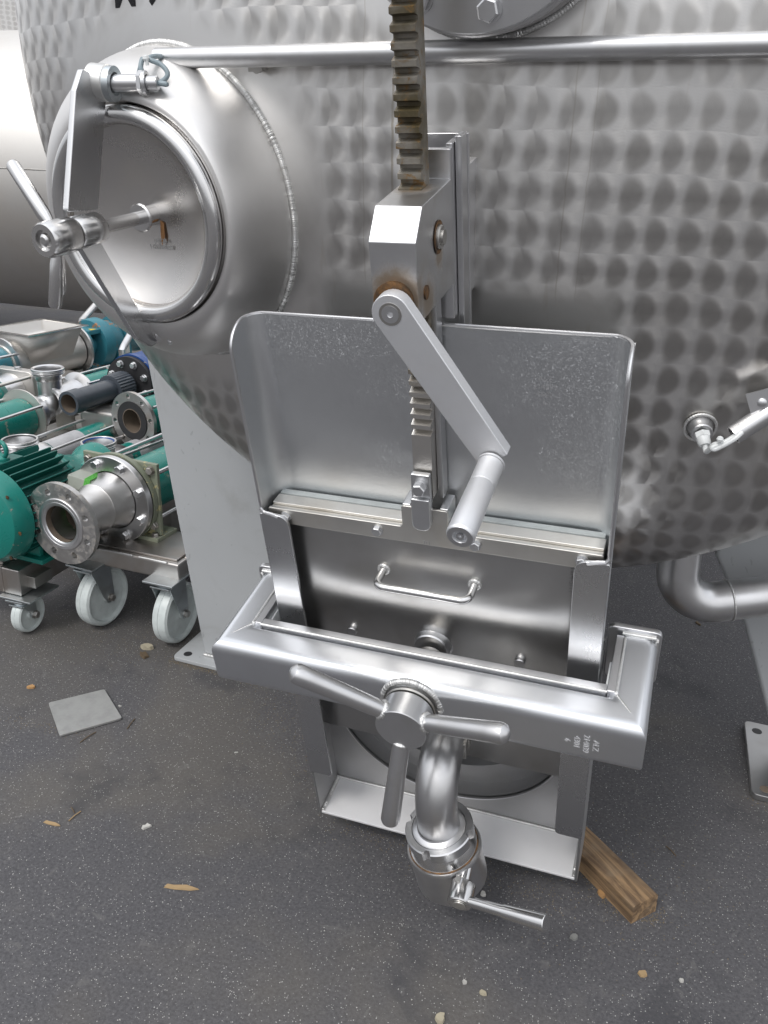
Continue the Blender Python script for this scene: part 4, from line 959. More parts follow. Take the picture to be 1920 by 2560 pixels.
def caster(parent, P, R=.1, wd=.046, yaw=0.0, lean=1, steel_='zinc', fork_h=None):
    """swivel caster; P = ground contact point, the top plate sits above"""
    Mx = Matrix.Translation(Vector(P)) @ Matrix.Rotation(yaw, 4, 'Z')
    h = fork_h or R * 2.32
    mb = MB(Mx); off = .035 * R / .1
    mb.box((-.055 * R / .1 + off * lean, -.052 * R / .1, h), (.055 * R / .1 + off * lean, .052 * R / .1, h + .006)); mb.lathe([(0, .0), (0, .036 * R / .1), (-.012, .036 * R / .1), (-.014, .03 * R / .1), (-.014, 0)], (off * lean, 0, h), (0, 0, 1), 28)
    pl = obj('caster', mb, M[steel_], parent, .001)
    mb = MB(Mx); w2 = wd / 2 + .006
    for sy in (-1, 1):
        po = [(off * lean - .045 * R / .1, h - .012), (off * lean + .04 * R / .1, h - .012), (.016 * R / .1 + off * lean * .4, R + .012), (.012, R - .016 * R / .1), (-.012, R - .016 * R / .1), (-.018 * R / .1, R + .01)]
        mb.prism(rounded(po, [.002, .002, .01, .008, .008, .01], 4), (0, sy * w2 - .0015, 0), (1, 0, 0), (0, 0, 1), (0, .003, 0))
    mb.box((off * lean - .045 * R / .1, -w2, h - .016), (off * lean + .045 * R / .1, w2, h - .011))
    obj('fork', mb, M[steel_], pl, .0008)
    mb = MB(Mx); hw = wd / 2
    mb.lathe([(-hw, .0), (-hw, .014), (-hw * .8, .016), (-hw * .55, .3 * R), (-hw * .55, .80 * R), (-hw * .95, .84 * R), (-hw, .90 * R), (-hw * .8, .97 * R), (-hw * .12, R), (-hw * .08, .985 * R), (hw * .08, .985 * R), (hw * .12, R), (hw * .8, .97 * R), (hw, .90 * R), (hw * .95, .84 * R), (hw * .55, .80 * R), (hw * .55, .3 * R), (hw * .8, .016), (hw, .014), (hw, 0)], (0, 0, R), (0, 1, 0), 56)
    obj('wheel', mb, M['nylon'], pl)
    mb = MB(Mx); mb.cyl((0, -w2 - .008, R), (0, w2 + .008, R), .006, n=14); hexbolt(mb, (0, -w2 - .002, R), (0, -1, 0), .0105, .008); hexbolt(mb, (0, w2 + .002, R), (0, 1, 0), .0105, .008); obj('axle', mb, M['dull'], pl)
    return pl
def boxes(parent, name, Mx, items, mat='dull'):
    for lo, hi in items: mb = MB(Mx); mb.box(lo, hi); obj(name, mb, M[mat], parent)
def rod(parent, a, b, r=.006, mat='pipe', name='tie_rod'): mb = MB(); mb.cyl(a, b, r, n=12); return obj(name, mb, M[mat], parent)

# ---- steel flanged inlet on a trolley with two white casters
F1 = Vector((-1.157, .500, .376)); D1 = Vector((.06, .998, 0)).normalized(); FD = -D1
p1 = thing('inlet_pump', (-1.05, .8, 0), 'steel flanged inlet piece on a trolley with two large white casters', 'pump')
flange_with_holes('front_flange', F1, FD, .1135, .051, .015, 8, .0093, .0895, 'worn', p1, .38)
mb = MB(); mb.lathe([(0.0, .051), (.0015, .052), (.0032, .055), (.0032, .0705), (.002, .072), (0, .0725)], F1, FD, 64); mb.lathe([(.0033, .061), (.0040, .0615), (.0033, .062)], F1, FD, 64); obj('raised_face', mb, M['satin'], p1)
mb = MB(); mb.lathe([(0, .0505), (-.10, .050), (-.17, .07), (-.171, .0)], F1, FD, 48); obj('bore', mb, M['pit'], p1)
mb = MB(); mb.lathe([(-.015, .047), (-.018, .048), (-.070, .050), (-.073, .052), (-.076, .0505), (-.128, .065), (-.131, .068), (-.134, .0665), (-.165, .071), (-.192, .082), (-.196, .083), (-.198, .080)], F1, FD, 64); obj('reducer_cone', mb, M['cone'], p1)
F2 = F1 + D1 * .196
mb = MB(); mb.lathe([(0, .086), (0, .1265), (-.002, .128), (-.018, .128), (-.018, .05)], F2, FD, 80); f2 = obj('body_flange', mb, M['pipe'], p1)
mb = MB(); mb.lathe([(-.0185, .05), (-.0185, .125), (-.025, .125), (-.025, .05)], F2, FD, 80); obj('gasket_ring', mb, M['rubber'], p1)
mb = MB(); mb.lathe([(-.0255, .05), (-.0255, .130), (-.040, .130), (-.042, .126), (-.042, .0)], F2, FD, 80); obj('back_flange', mb, M['oldgreen'], p1)
uu = Vector((0, 0, 1)).cross(FD).normalized(); vv = FD.cross(uu)
for k in range(8):
    t = radians(22 + 45 * k); mb = MB(); hexbolt(mb, F2 + (uu * cos(t) + vv * sin(t)) * .108, FD, .0128, .012); obj('bolt', mb, M['machined'], f2)
Mf = frame(F2 + D1 * .042, D1)
mb = MB(Mf); mb.box((0, -.132, -.10), (.012, .125, .115)); mb.box((-.022, -.135, -.115), (.07, .125, -.101)); mb.box((.0125, -.095, -.1005), (.060, -.083, -.02)); sp = obj('support_foot', mb, M['oldgreen'], p1, .002)
for y, z in ((-.112, .095), (-.112, -.07), (.105, .095)):
    mb = MB(Mf); hexbolt(mb, (0, y, z), (-1, 0, 0), .0115, .010); obj('bolt', mb, M['dull'], sp)
mb = MB(Mf); hexbolt(mb, (-.008, -.118, -.101), (0, 0, 1), .0105, .009); obj('bolt', mb, M['dull'], sp)
mb = MB(Mf); mb.cyl((.012, 0, 0), (.9, 0, 0), .080, n=40); obj('stator_tube', mb, M['teal'], p1)
for y, z in ((-.105, .075), (-.105, -.06), (.105, .075)): rod(p1, Mf @ Vector((.0, y, z)), Mf @ Vector((.9, y, z)), .0065)
mb = MB(); mb.box((-1.235, .618, .206), (-.885, .668, .258)); tf = obj('trolley_frame', mb, M['railsteel'], p1, .006, 3)
for x0 in (-.935, -1.235):
    mb = MB(); mb.box((x0, .6685, .206), (x0 + .05, 1.75, .258)); obj('long_rail', mb, M['railsteel'], p1, .006, 3)
bead('weld_bead', [(-1.14 + .11 * k / 14, .6175, .2585) for k in range(15)], .003, tf); bead('weld_bead', [(-1.01 + .09 * k / 14, .6175, .2585) for k in range(15)], .003, tf)
mb = MB(); mb.box((-1.20, .635, .2585), (-.90, .80, .264)); obj('pad_plate', mb, M['railsteel'], p1, .001)
for P, yw in (((-1.172, .650, 0), radians(-94)), ((-.925, .652, 0), radians(-90))):
    caster(p1, P, .090, .048, yw, 1)
for x in (-1.17, -.92): caster(p1, (x, 1.62, 0), .090, .044, radians(80), 1)

# ---- green motor on a stainless frame, far left
p2 = thing('green_motor', (-1.36, .7, 0), 'teal electric motor with cooling fins, lifting eye and fan cowl at the left edge', 'motor')
DM = Vector((.05, 1, 0)).normalized()
MC = Vector((-1.372, .480, .372)); Mm = frame(MC, DM)
mb = MB(Mm); mb.lathe([(-.050, 0), (-.050, .05), (-.046, .082), (-.032, .116), (-.012, .130), (.022, .132), (.022, .12)], (0, 0, 0), (1, 0, 0), 72); cw = obj('fan_cowl', mb, M['teal'], p2)
for t in (38, -8, -50):
    y = -cos(radians(t)) * .128; z = sin(radians(t)) * .128; mb = MB(Mm); mb.lathe([(0, .0), (0, .0035), (.003, .0055), (.004, .0)], (-.024, y, z), (-1, 0, 0), 12); obj('cowl_screw', mb, M['rust'], cw)
mb = MB(Mm); mb.lathe([(.02, .0), (.02, .108), (.22, .108), (.222, .09), (.25, .07), (.27, 0)], (0, 0, 0), (1, 0, 0), 48); mbd = obj('motor_body', mb, M['fin'], p2)
for k in range(22):
    th0 = radians(k * 10.2 - 42); rd = Vector((0, -sin(th0), cos(th0))); tn = Vector((0, rd.z, -rd.y))
    if abs(th0) < .09: continue
    po = rounded([(.024, .104), (.205, .104), (.222, .122), (.222, .1345), (.024, .1345)], [0, 0, .003, .005, .003], 3)
    mb = MB(Mm); mb.prism(po, tuple(-tn * .0015), (1, 0, 0), tuple(rd), tuple(tn * .0030)); obj('cooling_fin', mb, M['fin'], mbd)
mb = MB(Mm); mb.box((.03, -.022, .112), (.12, .022, .136)); obj('lifting_boss', mb, M['fin'], p2, .002)
er = []; ec_ = Vector((.07, 0, .166))
for k in range(33): t = 2 * pi * k / 32; er.append(Mm @ (ec_ + Vector((.004 * sin(t), .0195 * sin(t), .0195 * cos(t)))))
mb = MB(); mb.tube(er, .0060, 12); mb.M = Mm; mb.lathe([(.1365, .0), (.1365, .0165), (.142, .0165), (.149, .007), (.149, 0)], (.07, 0, 0), (0, 0, 1), 20); obj('lifting_eye', mb, M['teal'], p2)
mb = MB(Mm); mb.lathe([(.224, .106), (.23, .112), (.245, .108), (.30, .080), (.36, .066), (.40, .085), (.43, .085), (.43, 0)], (0, 0, 0), (1, 0, 0), 48); mb.box((.30, -.10, .02), (.42, -.02, .062)); obj('end_bell', mb, M['teal'], p2, .003)
Mt = Mm @ Matrix.Translation((.205, -.152, .045)) @ Matrix.Rotation(radians(6), 4, 'X')
mb = MB(Mt); mb.prism(rounded([(-.030, -.036), (.032, -.036), (.040, 0), (.028, .030), (-.026, .030), (-.038, 0)], .005, 3), (0, -.042, 0), (1, 0, 0), (0, 0, 1), (0, .084, 0)); tb = obj('terminal_box', mb, M['olive'], p2, .002)
mb = MB(Mt); mb.cyl((.0, -.042, -.004), (.0, -.070, -.004), .015, n=24); obj('gland', mb, M['whiteplastic'], tb)
for k in range(4):
    y = -.020 - k * .0050; mb = MB(Mt); mb.tube([(.052, y + .014, .036), (.02, y + .004, .0335), (-.028, y, .0335), (-.042, y - .004, .004), (-.040, y - .006, -.03), (-.040, y - .012, -.075)], .0022, 6); obj('green_cable', mb, M['greencable'], tb)
mb = MB(Mm); mb.box((.06, -.10, -.155), (.21, .10, -.140)); mb.box((.075, -.08, -.1395), (.09, .08, -.08)); mb.box((.18, -.08, -.1395), (.195, .08, -.08)); obj('motor_foot', mb, M['teal'], p2, .003)
mb = MB(); mb.box((-1.385, .500, .125), (-1.325, 1.45, .205)); fr = obj('frame_rail', mb, M['railsteel'], p2, .004)
mb = MB(); mb.box((-1.75, .500, .125), (-1.3855, .56, .205)); obj('frame_rail', mb, M['railsteel'], p2, .004)
mb = MB(); mb.box((-1.413, .512, .2055), (-1.388, .537, .40)); obj('frame_post', mb, M['railsteel'], p2, .003)
mb = MB(); mb.box((-1.335, .530, .140), (-1.300, .60, .175)); obj('frame_stub', mb, M['dull'], p2, .002)
mb = MB(); mb.box((-1.39, .48, .1185), (-1.28, .60, .124)); obj('caster_plate', mb, M['zinc'], p2, .001)
caster(p2, (-1.340, .530, 0), .055, .034, radians(-88), 1, 'zinc', .110)
caster(p2, (-1.70, .530, 0), .055, .034, radians(-60), 1, 'zinc', .110)

# ---- two long screw pumps lying behind, threaded ports pointing up
def screw_pump(P, label, wrap0, wrap1, L, blue=False, disc=None, R=.052, pr_=.057, ph=.085, d=(.10, .995, 0)):
    th_ = thing('screw_pump', (P[0], P[1], 0), label, 'pump', 'long screw pumps lying behind the flanged inlet')
    Mp = frame(Vector(P), d)
    mb = MB(Mp); mb.lathe([(-.14, 0), (-.14, R * 1.05), (.07, R * 1.12), (.10, R * .95), (.10, 0)], (0, 0, 0), (1, 0, 0), 40); obj('suction_casing', mb, M['pipe'], th_)
    mb = MB(Mp); mb.lathe([(R * .6, pr_ * .84), (ph - .016, pr_ * .84), (ph - .014, pr_ * .98), (ph - .011, pr_), (ph - .009, pr_ * .95), (ph - .006, pr_), (ph - .003, pr_ * .95), (ph, pr_), (ph + .004, pr_ * .97), (ph + .004, pr_ * .88), (ph - .001, pr_ * .82), (ph - .03, pr_ * .76), (ph - .045, 0)], (0, 0, 0), (0, 0, 1), 44); pt = obj('threaded_port', mb, M['pipe'], th_)
    mb = MB(Mp); mb.lathe([(ph - .001, pr_ * .80), (ph + .0015, pr_ * .83), (ph + .003, pr_ * .86), (ph - .001, pr_ * .87)], (0, 0, 0), (0, 0, 1), 44, True); obj('port_seal', mb, M['blue' if blue else 'rubber'], pt)
    mb = MB(Mp); mb.cyl((.1005, 0, 0), (L, 0, 0), R * .9, n=40); obj('stator_tube', mb, M['teal'], th_)
    mb = MB(Mp); mb.cyl((wrap0, 0, 0), (wrap1, 0, 0), R * .93, n=40); obj('tape_wrap', mb, M['wrap'], th_)
    for y, z in ((-.07, .045), (-.07, -.04), (.07, .045)):
        mb = MB(Mp); mb.cyl((-.02, y, z), (L, y, z), .0052, n=12); obj('tie_rod', mb, M['pipe'], th_)
    if disc:
        mb = MB(Mp); mb.lathe([(L + .0005, 0), (L + .0005, .088), (L + .006, .088), (L + .006, .06), (L + .05, .05), (L + .055, .062), (L + .075, .062), (L + .075, .04)], (0, 0, 0), (1, 0, 0), 56); obj('end_disc', mb, M['pipe'], th_)
    mb = MB(Mp); mb.box((-.03, -.04, -.16), (.02, .04, -.03)); mb.box((L - .2, -.04, -.16), (L - .17, .04, -.03)); mb.box((-.12, -.07, -.20), (L, .07, -.1605)); obj('pump_base', mb, M['dull'], th_, .002)
    boxes(th_, 'base_leg', Mp, [((x, -.06, -P[2]), (x + .04, .06, -.2005)) for x in (-.05, L * .75)])
    return th_
screw_pump((-1.640, .900, .340), 'teal screw pump whose threaded port stands behind the lifting eye', .105, .26, .46, False, True, d=(.03, 1, 0))
screw_pump((-1.415, 1.00, .336), 'teal screw pump with blue ringed threaded port beside the big flange', .14, .34, 1.2, True, False, d=(.12, .99, 0))

# ---- teal pump with guard disc and threaded elbow, left edge
DY = Vector((.01, 1, 0))
p3 = thing('elbow_pump', (-2.0, 1.3, 0), 'teal pump with clear guard disc, tie rods and polished threaded elbow', 'pump')
A_ = at(62, 1042, 1.32); Mp = frame(A_, DY)
mb = MB(Mp); mb.cyl((-.55, 0, 0), (-.012, 0, 0), .074, n=44); obj('stator_tube', mb, M['teal'], p3)
mb = MB(Mp); mb.lathe([(-.010, 0), (-.010, .108), (-.003, .108), (-.003, .075), (.012, .062), (.014, .05), (.014, 0)], (0, 0, 0), (1, 0, 0), 56); obj('guard_disc', mb, M['farsteel'], p3)
mb = MB(Mp); mb.lathe([(.0145, .0), (.0145, .060), (.026, .060), (.028, .067), (.062, .067), (.064, .058), (.075, .05), (.075, 0)], (0, 0, 0), (1, 0, 0), 20); obj('union_nut', mb, M['pipe'], p3, sharp=20)
for y, z in ((-.092, .055), (-.092, -.062), (.092, .055)): rod(p3, Mp @ Vector((-.55, y, z)), Mp @ Vector((-.004, y, z)), .0058)
mb = MB(); mb.tube(arc_path(Mp @ Vector((.0755, 0, 0)), Mp @ Vector((.150, 0, 0)), Mp @ Vector((.150, 0, .15)), .062, 12), .046, 32, caps=False); obj('pipe_elbow', mb, M['pipe'], p3)
mb = MB(Mp); mb.lathe([(.112, .047), (.118, .050), (.135, .050), (.137, .060), (.141, .062), (.143, .058), (.147, .062), (.149, .058), (.153, .062), (.158, .062), (.160, .058), (.156, .050), (.13, .046)], (.150, 0, 0), (0, 0, 1), 44); obj('threaded_port', mb, M['pipe'], p3)
mb = MB(Mp); mb.box((-.06, -.045, -.20), (.0, .045, -.09)); mb.box((-.45, -.1, -.225), (.30, .1, -.2005)); obj('bed_plate', mb, M['dull'], p3, .002)
boxes(p3, 'stand_leg', Mp, [((-.4, -.09, -A_.z), (-.34, .09, -.2255)), ((.2, -.09, -A_.z), (.26, .09, -.2255))])
mb = MB(Mp); mb.box((-.16, -.30, -.215), (.20, -.115, -.160)); tr_ = obj('open_tray', mb, M['dull'], p3, .002)
for y0, y1 in ((-.29, -.275), (-.24, -.222), (-.18, -.165)):
    mb = MB(Mp); mb.box((-.14, y0, -.1595), (.19, y1, -.152)); obj('tray_slat', mb, M['railsteel'], tr_, .001)

# ---- old steel pump head behind that, with two long rods
p4 = thing('steel_pump_head', (-2.2, 1.6, 0), 'worn steel pump head with square cover and rods behind the teal pump', 'pump')
B_ = at(38, 980, 1.60); Mp = frame(B_, DY)
mb = MB(Mp); mb.prism(rounded([(-.12, -.1), (.12, -.1), (.12, .1), (-.12, .1)], .03, 4), (-.02, 0, 0), (0, 1, 0), (0, 0, 1), (.05, 0, 0)); obj('square_cover', mb, M['farsteel'], p4, .004)
mb = MB(Mp); mb.lathe([(-.0205, 0), (-.0205, .085), (-.04, .08), (-.09, .075), (-.10, .09), (-.12, .09), (-.12, .06), (-.12, 0)], (0, 0, 0), (1, 0, 0), 40); obj('pump_casing', mb, M['pipe'], p4)
mb = MB(Mp); mb.cyl((-.8, 0, 0), (-.1205, 0, 0), .065, n=32); obj('pump_tube', mb, M['teal'], p4)
for y, z in ((-.105, .08), (-.105, -.085), (.105, .08)): rod(p4, Mp @ Vector((-.8, y, z)), Mp @ Vector((.035, y, z)), .007, 'bar')
mb = MB(Mp); hexbolt(mb, (.0, -.03, .1), (0, 0, 1), .013, .01); obj('bolt', mb, M['machined'], p4)
mb = MB(Mp); mb.box((-.015, -.1, -.202), (.025, .1, -.1005)); mb.box((-.4, -.12, -.26), (.3, .12, -.2005)); obj('pump_base', mb, M['dull'], p4, .002)
boxes(p4, 'stand_leg', Mp, [((-.05, -.1, -B_.z), (0, .1, -.2605)), ((.2, -.1, -B_.z), (.25, .1, -.2605))])

# ---- small steel pump on a bent foot, behind the grey pipe
p5 = thing('foot_pump', (-1.95, 1.6, 0), 'small steel pump with round open mouth on a folded foot plate', 'pump')
B_ = at(128, 1004, 1.44); Mp = frame(B_, (.09, 1, 0))
mb = MB(Mp); mb.lathe([(0, .040), (0, .053), (.008, .056), (.02, .053), (.03, .048), (.09, .055), (.13, .062), (.145, .088), (.151, .088), (.151, .05)], (0, 0, 0), (1, 0, 0), 44); obj('pump_body', mb, M['pipe'], p5)
mb = MB(Mp); mb.lathe([(.001, .040), (.05, .038), (.11, .02), (.11, 0)], (0, 0, 0), (1, 0, 0), 32); obj('bore', mb, M['dull'], p5)
mb = MB(Mp); mb.cyl((.152, 0, .01), (1.3, 0, .01), .055, n=32); obj('stator_tube', mb, M['teal'], p5)
mb = MB(Mp); mb.cyl((.42, 0, .01), (.62, 0, .01), .057, n=32); obj('tape_wrap', mb, M['wrap'], p5)
for y, z in ((-.072, .055), (-.072, -.03), (.072, .055)): rod(p5, Mp @ Vector((.13, y, z)), Mp @ Vector((1.3, y, z)), .005)
mb = MB(Mp); mb.box((.06, -.05, -.13), (.066, .05, -.03)); mb.prism(rounded([(-.10, -.10), (.13, -.10), (.13, .10), (-.10, .10)], .015, 3), (0, 0, -.136), (1, 0, 0), (0, 1, 0), (0, 0, .0055)); ft = obj('foot_plate', mb, M['dull'], p5, .001)
for x, y in ((-.07, -.07), (-.07, .07)):
    mb = MB(Mp); hexbolt(mb, (x, y, -.130), (0, 0, 1), .011, .010); obj('bolt', mb, M['dull'], ft)
mb = MB(Mp); mb.box((-.14, -.15, -.21), (1.2, .13, -.1365)); obj('base_frame', mb, M['dull'], p5, .004)
boxes(p5, 'stand_leg', Mp, [((-.1, -.1, -B_.z), (-.04, .1, -.2105)), ((.9, -.1, -B_.z), (.96, .1, -.2105))])

# ---- blue pump with a dark plastic inlet pipe
p6 = thing('blue_pump', (-1.68, 1.7, 0), 'blue pump with a dark grey plastic pipe bolted to its black flange', 'pump')
c0 = at(171, 1009, 1.20); Lp = .335; Mp = frame(c0, (.035, 1, 0))
mb = MB(Mp); mb.lathe([(0, .033), (0, .0430), (.052, .0435), (.053, .0395), (Lp * .70, .0395), (Lp * .70, .03)], (0, 0, 0), (1, 0, 0), 48); pv = obj('plastic_pipe', mb, M['pvc'], p6)
mb = MB(Mp); mb.lathe([(.001, .033), (.06, .031), (.2, .030), (.2, 0)], (0, 0, 0), (1, 0, 0), 40); obj('bore', mb, M['pit'], p6)
vs_ = []; nn = 60; mb = MB(Mp)
for a in (Lp * .66, Lp * .92):
    for k in range(nn): r = .053 + (.0028 if k % 2 else 0); t = 2 * pi * k / nn; vs_.append((a, r * cos(t), r * sin(t)))
mb.add(vs_, [(k, (k + 1) % nn, nn + (k + 1) % nn, nn + k) for k in range(nn)] + [tuple(range(nn)), tuple(range(2 * nn - 1, nn - 1, -1))]); obj('ribbed_collar', mb, M['pvc'], p6, sharp=15)
mb = MB(Mp); mb.lathe([(Lp, 0), (Lp, .104), (Lp + .02, .104), (Lp + .02, 0)], (0, 0, 0), (1, 0, 0), 56); bf = obj('black_flange', mb, M['rubber'], p6)
mb = MB(Mp); mb.lathe([(Lp + .0205, 0), (Lp + .0205, .110), (Lp + .045, .110), (Lp + .055, .085), (Lp + .2, .085), (Lp + .2, 0)], (0, 0, 0), (1, 0, 0), 56); obj('blue_casing', mb, M['blue'], p6)
mb = MB(Mp); mb.box((Lp + .07, -.075, -.088), (Lp + .8, .075, .088)); obj('blue_body', mb, M['blue'], p6, .006)
for k in range(8):
    t = radians(22 + 45 * k); mb = MB(Mp); hexbolt(mb, (Lp, .080 * cos(t), .080 * sin(t)), (-1, 0, 0), .0125, .012); obj('bolt', mb, M['machined'], bf)
boxes(p6, 'stand_leg', Mp, [((Lp + .08, -.06, -c0.z), (Lp + .13, .06, -.0885)), ((Lp + .6, -.06, -c0.z), (Lp + .65, .06, -.0885))])

# ---- steel flange with a wide black gasket in front of a teal stator
p7 = thing('gasket_pump', (-1.4, 1.4, 0), 'pale steel flange with wide black gasket and empty bolt holes by the grey leg', 'pump')
G_ = at(331, 1052, 1.18); gd = Vector((-.17, -.985, 0)).normalized()
flange_with_holes('flange_ring', G_, gd, .0985, .048, .014, 8, .0085, .083, 'flange', p7, .15)
mb = MB(); mb.lathe([(.0005, .041), (.003, .042), (.003, .067), (.0005, .0675)], G_, gd, 48); obj('gasket_ring', mb, M['rubber'], p7)
mb = MB(); mb.lathe([(.0032, .0395), (.0032, .042), (-.06, .039), (-.061, 0)], G_, gd, 40); obj('bore', mb, M['pit'], p7)
mb = MB(); mb.lathe([(-.015, .048), (-.05, .050), (-.07, .065), (-.9, .065), (-.9, 0)], G_, gd, 40); obj('stator_tube', mb, M['teal'], p7)
boxes(p7, 'stand_leg', frame(G_, -gd), [((.1, -.05, -G_.z), (.15, .05, -.062)), ((.6, -.05, -G_.z), (.65, .05, -.062))])
for y, z in ((-.08, .055), (.08, .055)): rod(p7, frame(G_, -gd) @ Vector((.02, y, z)), frame(G_, -gd) @ Vector((.9, y, z)), .005)
q = at(268, 1042, 1.34); bxt = thing('cover_box', (q.x, q.y, 0), 'rounded sheet steel cover box between the plastic pipe and the gasket flange', 'cover')
mb = MB(frame(q, DY)); mb.box((-.06, -.075, -.045), (.14, .075, .035)); obj('steel_cover', mb, M['dull'], bxt, .012, 4)
mb = MB(frame(q, DY)); mb.box((-.05, -.065, -q.z), (.13, .065, -.0455)); obj('pedestal', mb, M['dull'], bxt)

# ---- hopper pump on its platform, far behind
p8 = thing('hopper_pump', (-2.3, 2.1, 0), 'stainless hopper pump with blue bearing frame and gear motor on a long platform', 'pump')
HC_ = at(77, 837, 1.75); Mp = frame(HC_ + Vector((-.125, .0, -.135)), (.10, .995, 0)); H0z = HC_.z - .135
mb = MB(Mp); mb.lathe([(-.06, 0), (-.06, .088), (.36, .088), (.36, 0)], (0, 0, 0), (1, 0, 0), 44); obj('pump_trough', mb, M['farsteel'], p8)
hp_ = [(.03, -.088, .0), (.27, -.088, .0), (.27, .088, .0), (.03, .088, .0), (0, -.125, .130), (.31, -.125, .130), (.31, .125, .130), (0, .125, .130)]
mb = MB(Mp); mb.add(hp_, [(0, 1, 5, 4), (2, 3, 7, 6), (3, 0, 4, 7), (1, 2, 6, 5)]); ho = obj('hopper', mb, M['farsteel'], p8)
so_ = ho.modifiers.new('thickness', 'SOLIDIFY'); so_.thickness = .004
mb = MB(Mp)
mb.box((-.02, -.145, .1305), (.33, -.124, .135)); mb.box((-.02, .124, .1305), (.33, .145, .135)); mb.box((-.02, -.1235, .1305), (0, .1235, .135)); mb.box((.31, -.1235, .1305), (.33, .1235, .135)); obj('hopper_rim', mb, M['polish'], p8)
for x in (-.055, .365):
    mb = MB(Mp); mb.lathe([(x, .0), (x, .118), (x + .010, .118), (x + .010, .0)], (0, 0, 0), (1, 0, 0), 48); obj('trough_flange', mb, M['pipe'], p8)
mb = MB(Mp); mb.cyl((-.60, 0, 0), (-.0605, 0, 0), .080, n=40); obj('stator_tube', mb, M['turquoise'], p8)
for y, z in ((-.10, .06), (-.10, -.07)): rod(p8, Mp @ Vector((-.6, y, z)), Mp @ Vector((-.045, y, z)), .006)
mb = MB(Mp); mb.cyl((.15, -.05, -.115), (.15, -.05, -.075), .016, n=16); obj('drain_plug', mb, M['dull'], p8)
mb = MB(Mp); mb.lathe([(.3755, .0), (.3755, .10), (.40, .10), (.40, .05), (.47, .05), (.47, .112), (.485, .118), (.53, .118), (.535, .10), (.56, .09), (.60, .094), (.63, .08), (.635, 0)], (0, 0, .01), (1, 0, 0), 44); bfm = obj('bearing_frame', mb, M['turquoise'], p8)
mb = MB(Mp); mb.box((.38, -.10, -.150), (.54, .10, -.132)); mb.box((.42, -.055, -.133), (.52, .055, -.08)); obj('bearing_foot', mb, M['turquoise'], p8, .003)
mb = MB(Mp); mb.box((.395, -.078, .068), (.48, .03, .09)); obj('frame_bridge', mb, M['turquoise'], p8, .003)
mb = MB(Mp); mb.cyl((.402, -.02, .0), (.468, -.02, .0), .026, n=20); obj('drive_shaft', mb, M['rust'], p8)
mb = MB(Mp); mb.prism([(-.02, 0), (.02, 0), (0, .034)], (.43, -.075, .0905), (1, .1, 0), (0, 1, 0), (0, 0, .001)); obj('warning_sticker', mb, M['yellow'], p8)
mb = MB(Mp); mb.lathe([(.6355, .0), (.6355, .092), (.76, .092), (.77, .105), (.84, .105), (.84, .0)], (0, 0, .030), (1, 0, 0), 40); obj('gear_motor', mb, M['turquoise'], p8)
mb = MB(Mp); mb.lathe([(.56, 0), (.56, .092), (.66, .092), (.66, 0)], (0, 0, -.045), (1, 0, 0), 32); obj('gear_case', mb, M['turquoise'], p8)
mb = MB(Mp); mb.box((.60, -.0965, -.05), (.64, -.0945, .0)); obj('rating_plate', mb, M['label'], p8)
boxes(p8, 'trough_foot', Mp, [((-.05, -.06, -.150), (.0, .06, -.085)), ((.30, -.06, -.150), (.35, .06, -.085))])
mb = MB(Mp); mb.box((-.9, -.24, -.215), (1.25, .24, -.1505)); obj('platform', mb, M['railsteel'], p8, .006)
boxes(p8, 'platform_leg', Mp, [((x, -.2, -H0z), (x + .06, .2, -.2155)) for x in (-.6, .2, 1.1)])
# bent steel stand pipe behind the hopper pump
mb = MB(); a = at(309, 922, 2.05); b_ = Vector((a.x, a.y, at(309, 875, 2.05).z)); c_ = at(345, 800, 2.25)
mb.tube([Vector((a.x, a.y, 0)), a, b_, b_.lerp(c_, .10), b_.lerp(c_, .5), c_ + (c_ - b_) * 1.2], .016, 20)
tag(obj('bent_stand_pipe', mb, M['pipe'], None), 'bent bright steel pipe standing behind the blue gear motor', 'pipe')
mb = MB(); a = at(206, 800, 2.4); b_ = at(275, 722, 2.7); mb.tube([Vector((a.x - .1, a.y - .1, 0)), a, b_, b_ + (b_ - a)], .018, 16)
tag(obj('leaning_pipe', mb, M['pipe'], None), 'pale steel pipe leaning up behind the clamp yoke', 'pipe')
# a green housing and an upright port peeping out beside the leg
p9 = thing('green_housing', (-1.75, 2.0, 0), 'bright green pump housing with white sticker peeping out behind the leg', 'pump')
q = at(355, 910, 1.9); Mp = frame(q, DY); mb = MB(Mp); mb.box((-.06, -.09, -.08), (.25, .05, .02)); obj('housing_body', mb, M['teal'], p9, .012, 3)
mb = MB(Mp); mb.box((-.03, -.0905, -.03), (.03, -.0902, .012)); obj('sticker', mb, M['label'], p9)
mb = MB(Mp); mb.box((0, -.03, -q.z), (.2, .04, -.081)); obj('stand', mb, M['dull'], p9)
p10 = thing('upright_port', (-1.7, 1.7, 0), 'upright threaded steel port ring standing behind the blue flange', 'port')
q = at(297, 917, 1.82); mb = MB(Matrix.Translation(q)); mb.lathe([(-q.z, .04), (-.02, .04), (-.018, .050), (-.012, .052), (-.01, .048), (-.006, .052), (0, .052), (0, .044), (-.03, .04), (-.035, 0)], (0, 0, 0), (0, 0, 1), 40); obj('port_ring', mb, M['pipe'], p10)

